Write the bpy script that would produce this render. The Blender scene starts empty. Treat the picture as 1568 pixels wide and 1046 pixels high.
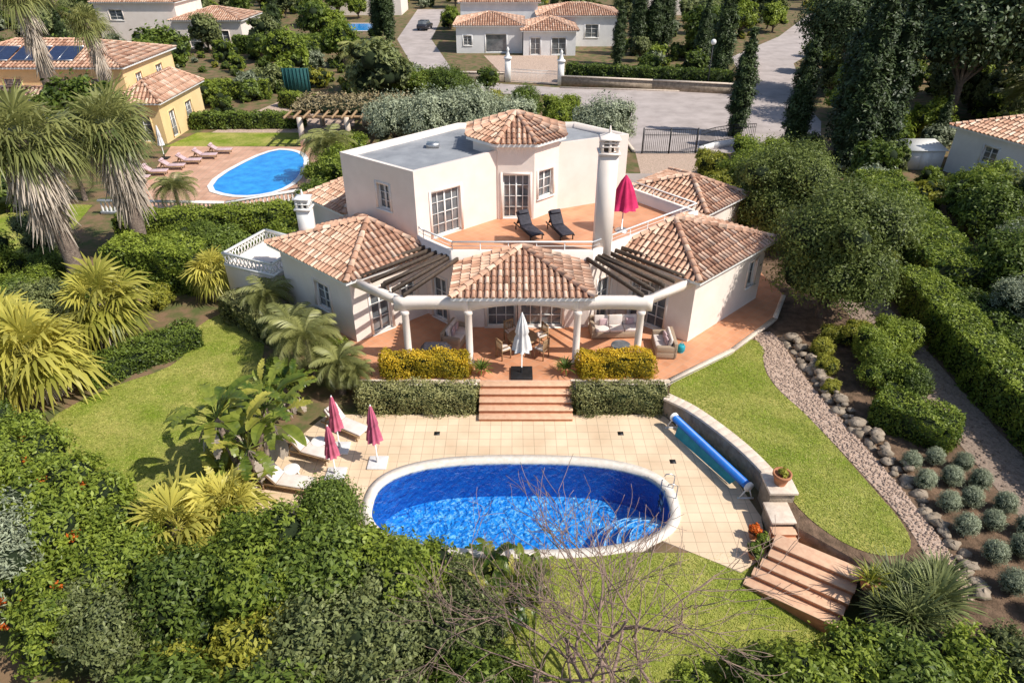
import bpy, math, random
import numpy as np
from mathutils import Vector, geometry
from math import sin, cos, pi, radians
random.seed(7); RNG=np.random.default_rng(7)
sc=bpy.context.scene
# ---------------------------------------------------------------- camera / light
cam=bpy.data.cameras.new('camera'); co=bpy.data.objects.new('camera',cam); sc.collection.objects.link(co)
co.location=(0,0,17); co.rotation_euler=(radians(58),0,0)
cam.sensor_width=36; cam.lens=24; cam.clip_end=6000; sc.camera=co
EL=48
SD=Vector((0.92,-0.38,0)).normalized()*cos(radians(EL)); SD.z=sin(radians(EL))
sun=bpy.data.lights.new('sun','SUN'); sun.energy=5; sun.angle=radians(.5); sun.color=(1,.95,.86)
so=bpy.data.objects.new('sun',sun); so.rotation_euler=SD.to_track_quat('Z','Y').to_euler(); so.location=(40,10,60); sc.collection.objects.link(so)
w=bpy.data.worlds.new('World'); sc.world=w; w.use_nodes=True
nt=w.node_tree; bg=nt.nodes['Background']; sk=nt.nodes.new('ShaderNodeTexSky'); sk.sky_type='NISHITA'; sk.sun_disc=False
sk.sun_elevation=radians(EL); sk.sun_rotation=math.atan2(SD.x,SD.y); nt.links.new(sk.outputs[0],bg.inputs[0]); bg.inputs[1].default_value=.13
sc.view_settings.view_transform='Standard'; sc.view_settings.look='None'; sc.view_settings.exposure=0
# ---------------------------------------------------------------- materials
def newmat(name):
    m=bpy.data.materials.new(name); m.use_nodes=True; n=m.node_tree; return m,n,n.nodes['Principled BSDF']
def M(name,c1,c2=None,scale=3,rough=.8,bump=0,bscale=None,spec=.3,metal=0,detail=5,coord='Object',contrast=(.35,.65)):
    m,n,b=newmat(name); b.inputs['Roughness'].default_value=rough; b.inputs['Specular IOR Level'].default_value=spec; b.inputs['Metallic'].default_value=metal
    N=n.nodes; Lk=n.links
    tc=N.new('ShaderNodeTexCoord')
    if c2 is None: c2=tuple(x*.85 for x in c1)
    ns=N.new('ShaderNodeTexNoise'); ns.inputs['Scale'].default_value=scale; ns.inputs['Detail'].default_value=detail; ns.inputs['Roughness'].default_value=.6
    Lk.new(tc.outputs[coord],ns.inputs['Vector'])
    r=N.new('ShaderNodeValToRGB'); r.color_ramp.elements[0].color=(*c1,1); r.color_ramp.elements[1].color=(*c2,1)
    r.color_ramp.elements[0].position=contrast[0]; r.color_ramp.elements[1].position=contrast[1]
    Lk.new(ns.outputs['Fac'],r.inputs[0]); Lk.new(r.outputs[0],b.inputs['Base Color'])
    if bump:
        n2=N.new('ShaderNodeTexNoise'); n2.inputs['Scale'].default_value=bscale or scale*8; n2.inputs['Detail'].default_value=3
        Lk.new(tc.outputs[coord],n2.inputs['Vector'])
        bp=N.new('ShaderNodeBump'); bp.inputs['Strength'].default_value=bump; bp.inputs['Distance'].default_value=.05
        Lk.new(n2.outputs['Fac'],bp.inputs['Height']); Lk.new(bp.outputs[0],b.inputs['Normal'])
    return m
def leafmat(name,dark,bright,trans=.3,rough=.5):
    m,n,b=newmat(name); N=n.nodes; Lk=n.links
    at=N.new('ShaderNodeAttribute'); at.attribute_name='v'
    oi=N.new('ShaderNodeObjectInfo')
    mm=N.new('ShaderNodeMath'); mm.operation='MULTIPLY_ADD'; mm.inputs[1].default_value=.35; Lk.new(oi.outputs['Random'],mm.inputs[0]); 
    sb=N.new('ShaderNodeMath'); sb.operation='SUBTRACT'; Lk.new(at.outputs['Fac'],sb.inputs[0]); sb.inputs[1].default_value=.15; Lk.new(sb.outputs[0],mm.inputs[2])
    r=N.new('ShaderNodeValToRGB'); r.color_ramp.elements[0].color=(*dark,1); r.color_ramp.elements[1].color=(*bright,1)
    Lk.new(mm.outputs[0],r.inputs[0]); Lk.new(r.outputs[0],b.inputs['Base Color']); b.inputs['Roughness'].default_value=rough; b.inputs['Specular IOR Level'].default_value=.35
    if trans>0:
        t=N.new('ShaderNodeBsdfTranslucent'); Lk.new(r.outputs[0],t.inputs[0]); mx=N.new('ShaderNodeMixShader'); mx.inputs[0].default_value=trans
        Lk.new(b.outputs[0],mx.inputs[1]); Lk.new(t.outputs[0],mx.inputs[2]); Lk.new(mx.outputs[0],N['Material Output'].inputs[0])
    return m
def attrmat(name,stops,rough=.8,scale=6,amt=.35,dirt=(.12,.09,.06)):
    m,n,b=newmat(name); N=n.nodes; Lk=n.links
    at=N.new('ShaderNodeAttribute'); at.attribute_name='v'
    r=N.new('ShaderNodeValToRGB'); e=r.color_ramp.elements
    e[0].color=(*stops[0],1); e[1].color=(*stops[-1],1)
    for i,s in enumerate(stops[1:-1]):
        q=e.new((i+1)/(len(stops)-1)); q.color=(*s,1)
    Lk.new(at.outputs['Fac'],r.inputs[0])
    tc=N.new('ShaderNodeTexCoord'); ns=N.new('ShaderNodeTexNoise'); ns.inputs['Scale'].default_value=scale; ns.inputs['Detail'].default_value=6
    Lk.new(tc.outputs['Object'],ns.inputs['Vector'])
    r2=N.new('ShaderNodeValToRGB'); r2.color_ramp.elements[0].position=.5; r2.color_ramp.elements[1].position=.75; r2.color_ramp.elements[0].color=(0,0,0,1); r2.color_ramp.elements[1].color=(amt,amt,amt,1)
    Lk.new(ns.outputs['Fac'],r2.inputs[0])
    mx=N.new('ShaderNodeMixRGB'); Lk.new(r2.outputs[0],mx.inputs[0]); Lk.new(r.outputs[0],mx.inputs[1]); mx.inputs[2].default_value=(*dirt,1)
    Lk.new(mx.outputs[0],b.inputs['Base Color']); b.inputs['Roughness'].default_value=rough; b.inputs['Specular IOR Level'].default_value=.2
    return m
def tilemat(name,c1,c2,grout,size,mort=.012,rough=.6,rot=0,dirt=.3):
    m,n,b=newmat(name); N=n.nodes; Lk=n.links
    tc=N.new('ShaderNodeTexCoord'); mp=N.new('ShaderNodeMapping'); mp.inputs['Rotation'].default_value=(0,0,rot); Lk.new(tc.outputs['Object'],mp.inputs[0])
    br=N.new('ShaderNodeTexBrick'); br.offset=0; br.inputs['Scale'].default_value=1; br.inputs['Brick Width'].default_value=size; br.inputs['Row Height'].default_value=size
    br.inputs['Mortar Size'].default_value=mort; br.inputs['Color1'].default_value=(*c1,1); br.inputs['Color2'].default_value=(*c2,1); br.inputs['Mortar'].default_value=(*grout,1)
    Lk.new(mp.outputs[0],br.inputs['Vector'])
    ns=N.new('ShaderNodeTexNoise'); ns.inputs['Scale'].default_value=.7; ns.inputs['Detail'].default_value=8; Lk.new(tc.outputs['Object'],ns.inputs['Vector'])
    r2=N.new('ShaderNodeValToRGB'); r2.color_ramp.elements[0].position=.35; r2.color_ramp.elements[1].position=.75
    r2.color_ramp.elements[0].color=(1,1,1,1); d=1-dirt; r2.color_ramp.elements[1].color=(d,d*.97,d*.92,1); Lk.new(ns.outputs['Fac'],r2.inputs[0])
    mx=N.new('ShaderNodeMixRGB'); mx.blend_type='MULTIPLY'; mx.inputs[0].default_value=1; Lk.new(br.outputs[0],mx.inputs[1]); Lk.new(r2.outputs[0],mx.inputs[2])
    Lk.new(mx.outputs[0],b.inputs['Base Color']); b.inputs['Roughness'].default_value=rough; b.inputs['Specular IOR Level'].default_value=.3
    return m
WALL=M('warm_white_render',(.90,.795,.72),(.80,.69,.61),1.1,.9,.15,40,detail=8,contrast=(.35,.8))
WALLY=M('yellow_render',(.86,.64,.34),(.80,.56,.28),.5,.9)
WALLL=M('pale_render',(.84,.82,.80),(.74,.72,.71),.8,.9,detail=8)
WHITE=M('white_paint',(.86,.84,.81),(.78,.76,.73),2,.6)
COPE=M('pale_stone',(.78,.66,.54),(.62,.50,.40),4,.7,.2,30,detail=8)
PCOPE=M('pool_coping_stone',(.80,.73,.65),(.68,.60,.51),5,.7,.2,30)
ROOFG=M('grey_roof_felt',(.33,.34,.36),(.22,.23,.25),.9,.9,.2,30,detail=8)
TILE=attrmat('clay_roof_tile',[(.34,.17,.11),(.58,.33,.22),(.68,.43,.30),(.80,.60,.46)],.85,2.5,.5)
UNDER=M('clay_channel',(.32,.17,.11),(.20,.11,.075),5,.9)
TERR=tilemat('terracotta_floor',(.74,.36,.20),(.66,.30,.16),(.58,.38,.27),.33,.008,.55,radians(45))
STEPT=M('terracotta_step',(.62,.27,.14),(.50,.20,.10),5,.6)
TREAD=M('worn_tread_tile',(.76,.49,.32),(.66,.39,.25),5,.6)
DECK=tilemat('cream_paving',(.85,.655,.455),(.79,.59,.40),(.52,.39,.27),.42,.010,.7,0,.24)
GLASS=M('window_glass',(.08,.095,.11),(.20,.21,.22),1.3,.05,spec=1)  # pale noise patches paint reflections into the glass colour
WOOD=M('dark_timber',(.11,.08,.06),(.06,.045,.035),8,.7)
TEAK=M('weathered_teak',(.42,.27,.15),(.3,.19,.1),8,.6)
WICK=M('wicker',(.50,.38,.27),(.36,.27,.19),60,.8,.5,90)
CUSH=M('cushion_fabric',(.78,.69,.64),(.68,.59,.53),3,.9)
CUSHP=M('mauve_fabric',(.62,.45,.46),(.5,.36,.37),3,.9)
DARKF=M('dark_mesh_fabric',(.06,.055,.07),(.03,.03,.04),6,.7)
RED=M('crimson_canvas',(.62,.03,.13),(.48,.02,.09),3,.8)
PINK=M('faded_red_canvas',(.58,.14,.22),(.45,.10,.16),3,.8)
CREAM=M('grey_canvas',(.76,.74,.72),(.64,.62,.61),3,.9)
METAL=M('dark_iron',(.05,.05,.055),(.03,.03,.03),5,.5,metal=.6)
ALU=M('brushed_aluminium',(.6,.6,.6),(.5,.5,.5),5,.35,metal=.9)
BLUE=M('blue_cover',(.01,.18,.66),(.01,.13,.52),4,.4,spec=.5)
TURQ=M('turquoise_cover',(.03,.35,.42),(.02,.26,.34),4,.5)
POT=M('terracotta_pot',(.5,.22,.11),(.4,.16,.08),6,.8)
STONE=M('rubble_stone',(.42,.34,.26),(.24,.19,.14),3,.9,.6,12)
GROUND=M('dry_soil',(.22,.14,.08),(.10,.115,.035),.9,.95,.5,6,detail=8,contrast=(.42,.6))
SOIL=M('bark_mulch',(.22,.14,.09),(.10,.065,.04),3,.95,.8,14,detail=8)
GRAVEL=M('pink_gravel',(.70,.52,.41),(.40,.29,.22),14,.95,1,30,detail=8)
GRAVG=M('brown_gravel',(.42,.31,.24),(.24,.18,.14),12,.95,.8,40,detail=8)
ASPH=M('worn_asphalt',(.50,.43,.40),(.37,.315,.29),.5,.95,.2,40,detail=10)
def lawnmat():
    m,n,b=newmat('lawn_grass'); N=n.nodes; Lk=n.links; tc=N.new('ShaderNodeTexCoord')
    def noise(s,d=6):
        x=N.new('ShaderNodeTexNoise'); x.inputs['Scale'].default_value=s; x.inputs['Detail'].default_value=d; x.inputs['Roughness'].default_value=.65; Lk.new(tc.outputs['Object'],x.inputs['Vector']); return x
    a=noise(.5); r=N.new('ShaderNodeValToRGB'); e=r.color_ramp.elements; e[0].position=.38; e[1].position=.64; e[0].color=(.22,.29,.035,1); e[1].color=(.46,.42,.13,1)
    Lk.new(a.outputs['Fac'],r.inputs[0]); c=noise(6,9); r2=N.new('ShaderNodeValToRGB'); r2.color_ramp.elements[0].position=.3; r2.color_ramp.elements[1].position=.7
    r2.color_ramp.elements[0].color=(.55,.6,.5,1); r2.color_ramp.elements[1].color=(1.2,1.15,1.1,1); Lk.new(c.outputs['Fac'],r2.inputs[0])
    mx=N.new('ShaderNodeMixRGB'); mx.blend_type='MULTIPLY'; mx.inputs[0].default_value=1; Lk.new(r.outputs[0],mx.inputs[1]); Lk.new(r2.outputs[0],mx.inputs[2]); Lk.new(mx.outputs[0],b.inputs['Base Color'])
    bp=N.new('ShaderNodeBump'); bp.inputs['Strength'].default_value=.6; bp.inputs['Distance'].default_value=.05; Lk.new(noise(30,3).outputs['Fac'],bp.inputs['Height']); Lk.new(bp.outputs[0],b.inputs['Normal'])
    b.inputs['Roughness'].default_value=.9; b.inputs['Specular IOR Level'].default_value=.1; return m
LAWN=lawnmat()
def watermat():
    m,n,b=newmat('pool_water'); N=n.nodes; Lk=n.links; N.remove(b)
    tc=N.new('ShaderNodeTexCoord'); x=N.new('ShaderNodeTexNoise'); x.inputs['Scale'].default_value=3.6; x.inputs['Detail'].default_value=5; x.inputs['Distortion'].default_value=.8; Lk.new(tc.outputs['Object'],x.inputs['Vector'])
    bp=N.new('ShaderNodeBump'); bp.inputs['Strength'].default_value=.9; bp.inputs['Distance'].default_value=.1; Lk.new(x.outputs['Fac'],bp.inputs['Height'])
    g=N.new('ShaderNodeBsdfGlossy'); g.inputs['Roughness'].default_value=.03; Lk.new(bp.outputs[0],g.inputs['Normal'])
    t=N.new('ShaderNodeBsdfTransparent'); t.inputs[0].default_value=(.88,.97,1,1)
    f=N.new('ShaderNodeFresnel'); f.inputs[0].default_value=1.33; Lk.new(bp.outputs[0],f.inputs['Normal'])
    mx=N.new('ShaderNodeMixShader'); Lk.new(f.outputs[0],mx.inputs[0]); Lk.new(t.outputs[0],mx.inputs[1]); Lk.new(g.outputs[0],mx.inputs[2]); Lk.new(mx.outputs[0],N['Material Output'].inputs[0]); return m
WATER=watermat()
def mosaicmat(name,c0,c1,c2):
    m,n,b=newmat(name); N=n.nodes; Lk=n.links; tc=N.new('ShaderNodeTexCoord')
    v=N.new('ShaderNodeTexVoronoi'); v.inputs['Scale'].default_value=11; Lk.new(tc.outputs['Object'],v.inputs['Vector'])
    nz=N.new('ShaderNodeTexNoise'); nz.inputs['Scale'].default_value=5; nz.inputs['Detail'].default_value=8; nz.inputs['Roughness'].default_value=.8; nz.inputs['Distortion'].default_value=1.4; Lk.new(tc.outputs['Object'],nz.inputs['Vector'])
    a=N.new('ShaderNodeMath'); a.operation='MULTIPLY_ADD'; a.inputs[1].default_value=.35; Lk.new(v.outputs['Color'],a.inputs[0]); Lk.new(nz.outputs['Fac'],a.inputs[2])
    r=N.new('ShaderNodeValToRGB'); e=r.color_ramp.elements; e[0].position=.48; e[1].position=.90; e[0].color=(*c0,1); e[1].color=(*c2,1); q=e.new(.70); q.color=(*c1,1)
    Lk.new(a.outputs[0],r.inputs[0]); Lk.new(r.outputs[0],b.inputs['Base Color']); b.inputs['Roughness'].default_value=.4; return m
MOSA=mosaicmat('blue_mosaic_painted_caustics',(.005,.20,.72),(.02,.34,.88),(.42,.80,1))  # mosaic tiles; pale speckles paint rippling caustic light into their colour
MOSW=mosaicmat('shaded_wall_mosaic',(.003,.09,.42),(.006,.13,.50),(.02,.22,.62))  # darker copy of the pool mosaic, shade painted into walls and risers
BARK=M('bark',(.20,.145,.11),(.11,.08,.06),6,.95,.6,20)
BARKP=M('palm_trunk_bark',(.30,.23,.18),(.15,.11,.09),7,.95,.8,18)
TWIG=M('bare_twig_bark',(.36,.25,.20),(.22,.15,.12),6,.9)
CORE=M('foliage_shadow_core',(.020,.032,.010),(.012,.020,.007),4,.95)  # near-black cores inside crowns and hedges, interior shadow put into the colour
LG=leafmat('leaf_green',(.025,.055,.010),(.22,.29,.045),.3)
LB=leafmat('leaf_bright_green',(.05,.10,.012),(.37,.44,.06),.35)
LY=leafmat('leaf_yellow_green',(.12,.16,.02),(.58,.54,.08),.35)
LGR=leafmat('leaf_grey_green',(.11,.135,.07),(.50,.54,.36),.2)
LO=leafmat('leaf_olive',(.05,.07,.022),(.30,.33,.12),.25)
LT=leafmat('tree_leaf',(.035,.06,.012),(.27,.32,.075),.3)
LC=leafmat('cypress_foliage',(.012,.026,.009),(.08,.115,.032),0)
LP=leafmat('palm_leaf',(.07,.10,.03),(.38,.38,.13),.3,.4)
LPY=leafmat('palm_leaf_golden',(.16,.19,.02),(.68,.60,.13),.35,.4)
LD=leafmat('dead_palm_leaf',(.24,.19,.15),(.62,.52,.42),.1,.8)
LBN=leafmat('banana_leaf',(.04,.09,.012),(.32,.36,.06),.35,.35)
LGO=leafmat('golden_hedge_leaf',(.20,.19,.012),(.88,.62,.05),.4)
LOW=leafmat('low_hedge_leaf',(.10,.12,.035),(.44,.42,.17),.2)
LF=leafmat('flower_petals',(.6,.08,.02),(.85,.25,.03),.3)
LGRASS=leafmat('grass_blade',(.24,.30,.03),(.66,.62,.18),.25)
# ---------------------------------------------------------------- mesh builder
def Emp(name,loc=(0,0,0),parent=None):
    o=bpy.data.objects.new(name,None); sc.collection.objects.link(o); o.location=loc; o.empty_display_size=.2
    if parent: o.parent=parent
    return o
class Fr:
    def __init__(s,x,y,z=0,ang=0):
        s.o=np.array([x,y,z],float); s.s=np.array([cos(ang),sin(ang),0]); s.n=np.array([-sin(ang),cos(ang),0])
    def p(f,a,b,z): return f.o+f.s*a+f.n*b+np.array([0,0,z])
def wallframe(A,B):
    d=math.atan2(B[1]-A[1],B[0]-A[0]); f=Fr(A[0],A[1],0,d); f.n=-f.n; f.len=math.hypot(B[0]-A[0],B[1]-A[1]); return f
W0=Fr(0,0)
class MB:
    def __init__(s): s.V=[];s.F=[];s.T=[];s.Mi=[];s.A=[];s.n=0
    def add(s,v,f,mi=0,a=.5):
        v=np.asarray(v,float).reshape(-1,3); s.V.append(v)
        if isinstance(f,np.ndarray): fl=[f]
        else:
            g={}
            for q in f: g.setdefault(len(q),[]).append(q)
            fl=[np.array(x) for x in g.values()]
        for q in fl:
            s.F.append((q+s.n).ravel()); s.T.append(np.full(len(q),q.shape[1])); s.Mi.append(np.full(len(q),mi))
        s.A.append(np.broadcast_to(np.asarray(a,float),(len(v),)).copy()); s.n+=len(v)
    def hexa(s,P,mi=0,a=.5): s.add(P,[[3,2,1,0],[4,5,6,7],[0,1,5,4],[1,2,6,5],[2,3,7,6],[3,0,4,7]],mi,a)
    def lb(s,f,s0,s1,n0,n1,z0,z1,mi=0,a=.5):
        s.hexa([f.p(s0,n0,z0),f.p(s1,n0,z0),f.p(s1,n1,z0),f.p(s0,n1,z0),f.p(s0,n0,z1),f.p(s1,n0,z1),f.p(s1,n1,z1),f.p(s0,n1,z1)],mi,a)
    def box(s,x0,x1,y0,y1,z0,z1,mi=0,a=.5): s.lb(W0,x0,x1,y0,y1,z0,z1,mi,a)
    def ext(s,f,prof,n0,n1,mi=0,a=.5):
        k=len(prof); P=[f.p(x,n0,z) for x,z in prof]+[f.p(x,n1,z) for x,z in prof]
        s.add(P,[list(range(k)),list(range(2*k-1,k-1,-1))]+[[i,k+i,k+(i+1)%k,(i+1)%k] for i in range(k)],mi,a)
    def prism(s,poly,z0,z1,mi=0,a=.5,mside=None):
        k=len(poly); P=[(x,y,z0) for x,y in poly]+[(x,y,z1) for x,y in poly]
        s.add(P,[list(range(k,2*k))],mi,a); s.add(P,[[i,(i+1)%k,k+(i+1)%k,k+i] for i in range(k)],mi if mside is None else mside,a)
    def beam(s,p,q,w,h,mi=0,a=.5):
        p=np.array(p,float);q=np.array(q,float);d=q-p;d/=np.linalg.norm(d);u=np.cross(d,[0,0,1.]);
        if np.linalg.norm(u)<1e-3:u=np.array([1.,0,0])
        u/=np.linalg.norm(u);t=np.cross(u,d)
        P=[p-u*w/2-t*h/2,q-u*w/2-t*h/2,q+u*w/2-t*h/2,p+u*w/2-t*h/2,p-u*w/2+t*h/2,q-u*w/2+t*h/2,q+u*w/2+t*h/2,p+u*w/2+t*h/2]
        s.hexa(P,mi,a)
    def tube(s,pts,rad,k=6,mi=0,a=.5):
        pts=[np.array(p,float) for p in pts]; n=len(pts); V=[]
        for i in range(n):
            d=pts[min(i+1,n-1)]-pts[max(i-1,0)]; d/=np.linalg.norm(d)+1e-9
            u=np.cross(d,[0,0,1.] if abs(d[2])<.9 else [1.,0,0]); u/=np.linalg.norm(u); t=np.cross(d,u)
            for j in range(k): V.append(pts[i]+rad[i]*(cos(2*pi*j/k)*u+sin(2*pi*j/k)*t))
        F=[[i*k+j,i*k+(j+1)%k,(i+1)*k+(j+1)%k,(i+1)*k+j] for i in range(n-1) for j in range(k)]
        s.add(V,F+[list(range(k)),list(range((n-1)*k,n*k))],mi,a)
    def lathe(s,prof,c,k=16,mi=0,a=.5,pleat=0,np_=6):
        V=[]
        for r,z in prof:
            for j in range(k):
                t=2*pi*j/k; rr=r*(1+pleat*cos(np_*t)); V.append((c[0]+rr*cos(t),c[1]+rr*sin(t),c[2]+z))
        n=len(prof); s.add(V,[[i*k+j,i*k+(j+1)%k,(i+1)*k+(j+1)%k,(i+1)*k+j] for i in range(n-1) for j in range(k)]+[list(range(k)),list(range((n-1)*k,n*k))],mi,a)
    def mesh(s,name,mats,smooth=False):
        me=bpy.data.meshes.new(name); V=np.concatenate(s.V); F=np.concatenate(s.F).astype(np.int32); T=np.concatenate(s.T)
        me.vertices.add(len(V)); me.vertices.foreach_set('co',V.astype(np.float32).ravel())
        me.loops.add(len(F)); me.loops.foreach_set('vertex_index',F)
        me.polygons.add(len(T)); st=np.concatenate([[0],np.cumsum(T)[:-1]]).astype(np.int32); me.polygons.foreach_set('loop_start',st)
        me.polygons.foreach_set('material_index',np.concatenate(s.Mi).astype(np.int32))
        if smooth: me.polygons.foreach_set('use_smooth',np.ones(len(T),bool))
        at=me.attributes.new('v','FLOAT','POINT'); at.data.foreach_set('value',np.concatenate(s.A).astype(np.float32))
        for m in mats: me.materials.append(m)
        me.update(calc_edges=True); me.validate(); return me
    def build(s,name,mats,parent=None,smooth=False,bevel=0,loc=None,fixn=False):
        me=s.mesh(name,mats,smooth)
        if fixn:
            import bmesh; b=bmesh.new(); b.from_mesh(me); bmesh.ops.recalc_face_normals(b,faces=b.faces); b.to_mesh(me); b.free()
        return inst(name,me,loc,parent=parent,bevel=bevel)
def inst(name,me,loc=None,rz=0,sc_=1,parent=None,bevel=0):
    o=bpy.data.objects.new(name,me); sc.collection.objects.link(o)
    if loc is not None: o.location=loc
    o.rotation_euler=(0,0,rz); o.scale=(sc_,sc_,sc_) if not isinstance(sc_,tuple) else sc_
    if parent: o.parent=parent
    if bevel:
        m=o.modifiers.new('bevel','BEVEL'); m.width=bevel; m.segments=2; m.limit_method='ANGLE'
    return o
# ---------------------------------------------------------------- foliage tools
def leafquads(mb,P,N,size,v,mi,asp=.45,rng=RNG):
    n=len(P); R=rng.normal(size=(n,3)); T=np.cross(N,R); T/=np.linalg.norm(T,axis=1)[:,None]+1e-9; B=np.cross(N,T); B/=np.linalg.norm(B,axis=1)[:,None]+1e-9
    s=(size*rng.uniform(.6,1.3,n))[:,None]
    V=np.stack([P-T*s,P+B*s*asp+N*s*.15,P+T*s,P-B*s*asp+N*s*.15],1).reshape(-1,3)
    F=np.arange(4*n).reshape(-1,4); mb.add(V,F,mi,np.repeat(v,4))
def unit(n,rng=RNG):
    d=rng.normal(size=(n,3)); return d/np.linalg.norm(d,axis=1)[:,None]
def sphere(mb,c,r,mi,k=10,h=7,jit=.1,a=.5):
    V=[];rx,ry,rz=r
    for i in range(h+1):
        ph=pi*i/h
        for j in range(k):
            t=2*pi*j/k; q=1+random.uniform(-jit,jit); V.append((c[0]+rx*q*sin(ph)*cos(t),c[1]+ry*q*sin(ph)*sin(t),c[2]+rz*q*cos(ph)))
    mb.add(V,[[i*k+j,i*k+(j+1)%k,(i+1)*k+(j+1)%k,(i+1)*k+j] for i in range(h) for j in range(k)],mi,a)
def crown(mb,lobes,n,size,leaf=0,core=1,coresc=.78,seed=0,clump=35,spread=.16,shell=(.74,1.1),up=.25,rndn=.9,asp=.45):
    rng=np.random.default_rng(seed); L=np.array(lobes,float)
    wt=(L[:,3]*L[:,5]); wt/=wt.sum(); K=max(6,n//clump)
    li=rng.choice(len(L),K,p=wt); d=unit(K,rng); d[:,2]=np.where(d[:,2]<-.55,-d[:,2],d[:,2])
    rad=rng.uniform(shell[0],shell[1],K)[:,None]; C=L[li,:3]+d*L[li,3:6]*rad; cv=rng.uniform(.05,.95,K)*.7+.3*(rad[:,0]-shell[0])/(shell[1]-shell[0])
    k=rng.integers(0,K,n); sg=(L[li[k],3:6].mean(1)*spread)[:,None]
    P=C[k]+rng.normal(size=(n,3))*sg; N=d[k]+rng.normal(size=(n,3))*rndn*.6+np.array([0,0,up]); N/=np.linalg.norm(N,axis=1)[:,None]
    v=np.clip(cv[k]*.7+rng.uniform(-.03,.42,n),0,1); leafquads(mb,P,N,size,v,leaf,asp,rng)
    if coresc>0:
        for l in L: sphere(mb,l[:3],l[3:6]*coresc,core)
def lobes(R,H,nl,seed,z0=0,flat=.75):
    r=random.Random(seed); out=[(0,0,z0+H*.5,R*.72,R*.72,H*.5)]
    for i in range(nl):
        t=2*pi*i/nl+r.uniform(-.4,.4); q=R*r.uniform(.42,.72); rr=R*r.uniform(.26,.5)
        out.append((q*cos(t),q*sin(t),z0+H*r.uniform(.22,.85),rr,rr,min(rr*flat*1.1,H*.42)))
    return out
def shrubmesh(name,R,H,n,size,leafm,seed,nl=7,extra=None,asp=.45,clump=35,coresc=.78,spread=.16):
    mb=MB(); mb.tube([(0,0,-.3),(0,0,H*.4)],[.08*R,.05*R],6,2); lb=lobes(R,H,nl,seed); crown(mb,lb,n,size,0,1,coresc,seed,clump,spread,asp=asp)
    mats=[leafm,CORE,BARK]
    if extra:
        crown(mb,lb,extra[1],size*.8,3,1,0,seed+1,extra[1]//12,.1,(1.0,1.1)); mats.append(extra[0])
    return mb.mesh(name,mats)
def treemesh(name,R,H,trunk,n,size,leafm,seed,nl=9,coresc=.6,tr=.16,clump=35,flat=.75):
    mb=MB(); r=random.Random(seed); ch=H-trunk; lb=lobes(R,ch,nl,seed,trunk,flat)
    mb.tube([(0,0,-.4),(.08,.05,trunk*.6),(0,0,trunk+ch*.4)],[tr*1.3,tr,tr*.5],8,2)
    for l in lb[1:]:
        a=(0.03,0.03,trunk*.75); m=(l[0]*.5,l[1]*.5,(trunk+l[2])*.5+.1); mb.tube([a,m,l[:3]],[tr*.5,tr*.32,tr*.12],5,2)
    crown(mb,lb,n,size,0,1,coresc,seed,clump); return mb.mesh(name,[leafm,CORE,BARK])
def cypressmesh(name,H,R,n,seed):
    mb=MB(); r=random.Random(seed); mb.tube([(0,0,-.3),(0,0,H*.5)],[.16,.1],6,2); lb=[]
    k=9
    for i in range(k):
        t=i/(k-1); rr=R*(math.sin(pi*min(1,(t*.9+.12)))**.7)*(1-.35*t); lb.append((r.uniform(-.1,.1)*R,r.uniform(-.1,.1)*R,.4+t*(H-1.4),rr,rr,H/k*1.0))
    crown(mb,lb,n,.13,0,1,.8,seed,25,.14,asp=.35,up=1.0); return mb.mesh(name,[LC,CORE,BARK])
def hedge(name,pts,width,height,z0,leafm,dens=420,size=.07,parent=None,noise=.05,seed=1,round_=0):
    rng=np.random.default_rng(seed); mb=MB(); hw=width/2
    for A,B in zip(pts[:-1],pts[1:]):
        A=np.array(A,float);B=np.array(B,float);L=np.linalg.norm(B-A);d=(B-A)/L;nn=np.array([-d[1],d[0]])
        f=Fr(A[0],A[1],z0,math.atan2(d[1],d[0])); mb.lb(f,.04,L-.04,-hw+.12,hw-.12,-.2,height-.12,1)
        for (area,kind) in ((L*width,'t'),(L*height,'a'),(L*height,'b'),(width*height,'c'),(width*height,'d')):
            n=int(area*dens); a=rng.uniform(0,1,n); b=rng.uniform(0,1,n)
            if kind=='t': S=a*L; Nn=(b*2-1)*hw; Z=np.full(n,height)-round_*(2*b-1)**2*.3; nor=np.tile([0,0,1.],(n,1))
            elif kind in 'ab': q=1 if kind=='a' else -1; S=a*L; Nn=np.full(n,q*hw); Z=b*height; nor=np.tile([nn[0]*q,nn[1]*q,0],(n,1))
            else: q=1 if kind=='c' else 0; S=np.full(n,L*q); Nn=(a*2-1)*hw; Z=b*height; nor=np.tile([d[0]*(2*q-1),d[1]*(2*q-1),0],(n,1))
            wob=.08*np.sin(S*2.3+Z*3)+.06*np.sin(S*5.1+Nn*4+1)
            P=np.stack([A[0]+d[0]*S+nn[0]*Nn,A[1]+d[1]*S+nn[1]*Nn,z0+Z],1)+nor*(wob+rng.normal(0,noise,n))[:,None]
            N=nor+rng.normal(size=(n,3))*.55; N/=np.linalg.norm(N,axis=1)[:,None]
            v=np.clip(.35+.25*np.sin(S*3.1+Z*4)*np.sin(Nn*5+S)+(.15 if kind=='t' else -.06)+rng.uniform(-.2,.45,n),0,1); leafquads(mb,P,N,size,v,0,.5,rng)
    return mb.build(name,[leafm,CORE],parent)
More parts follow.
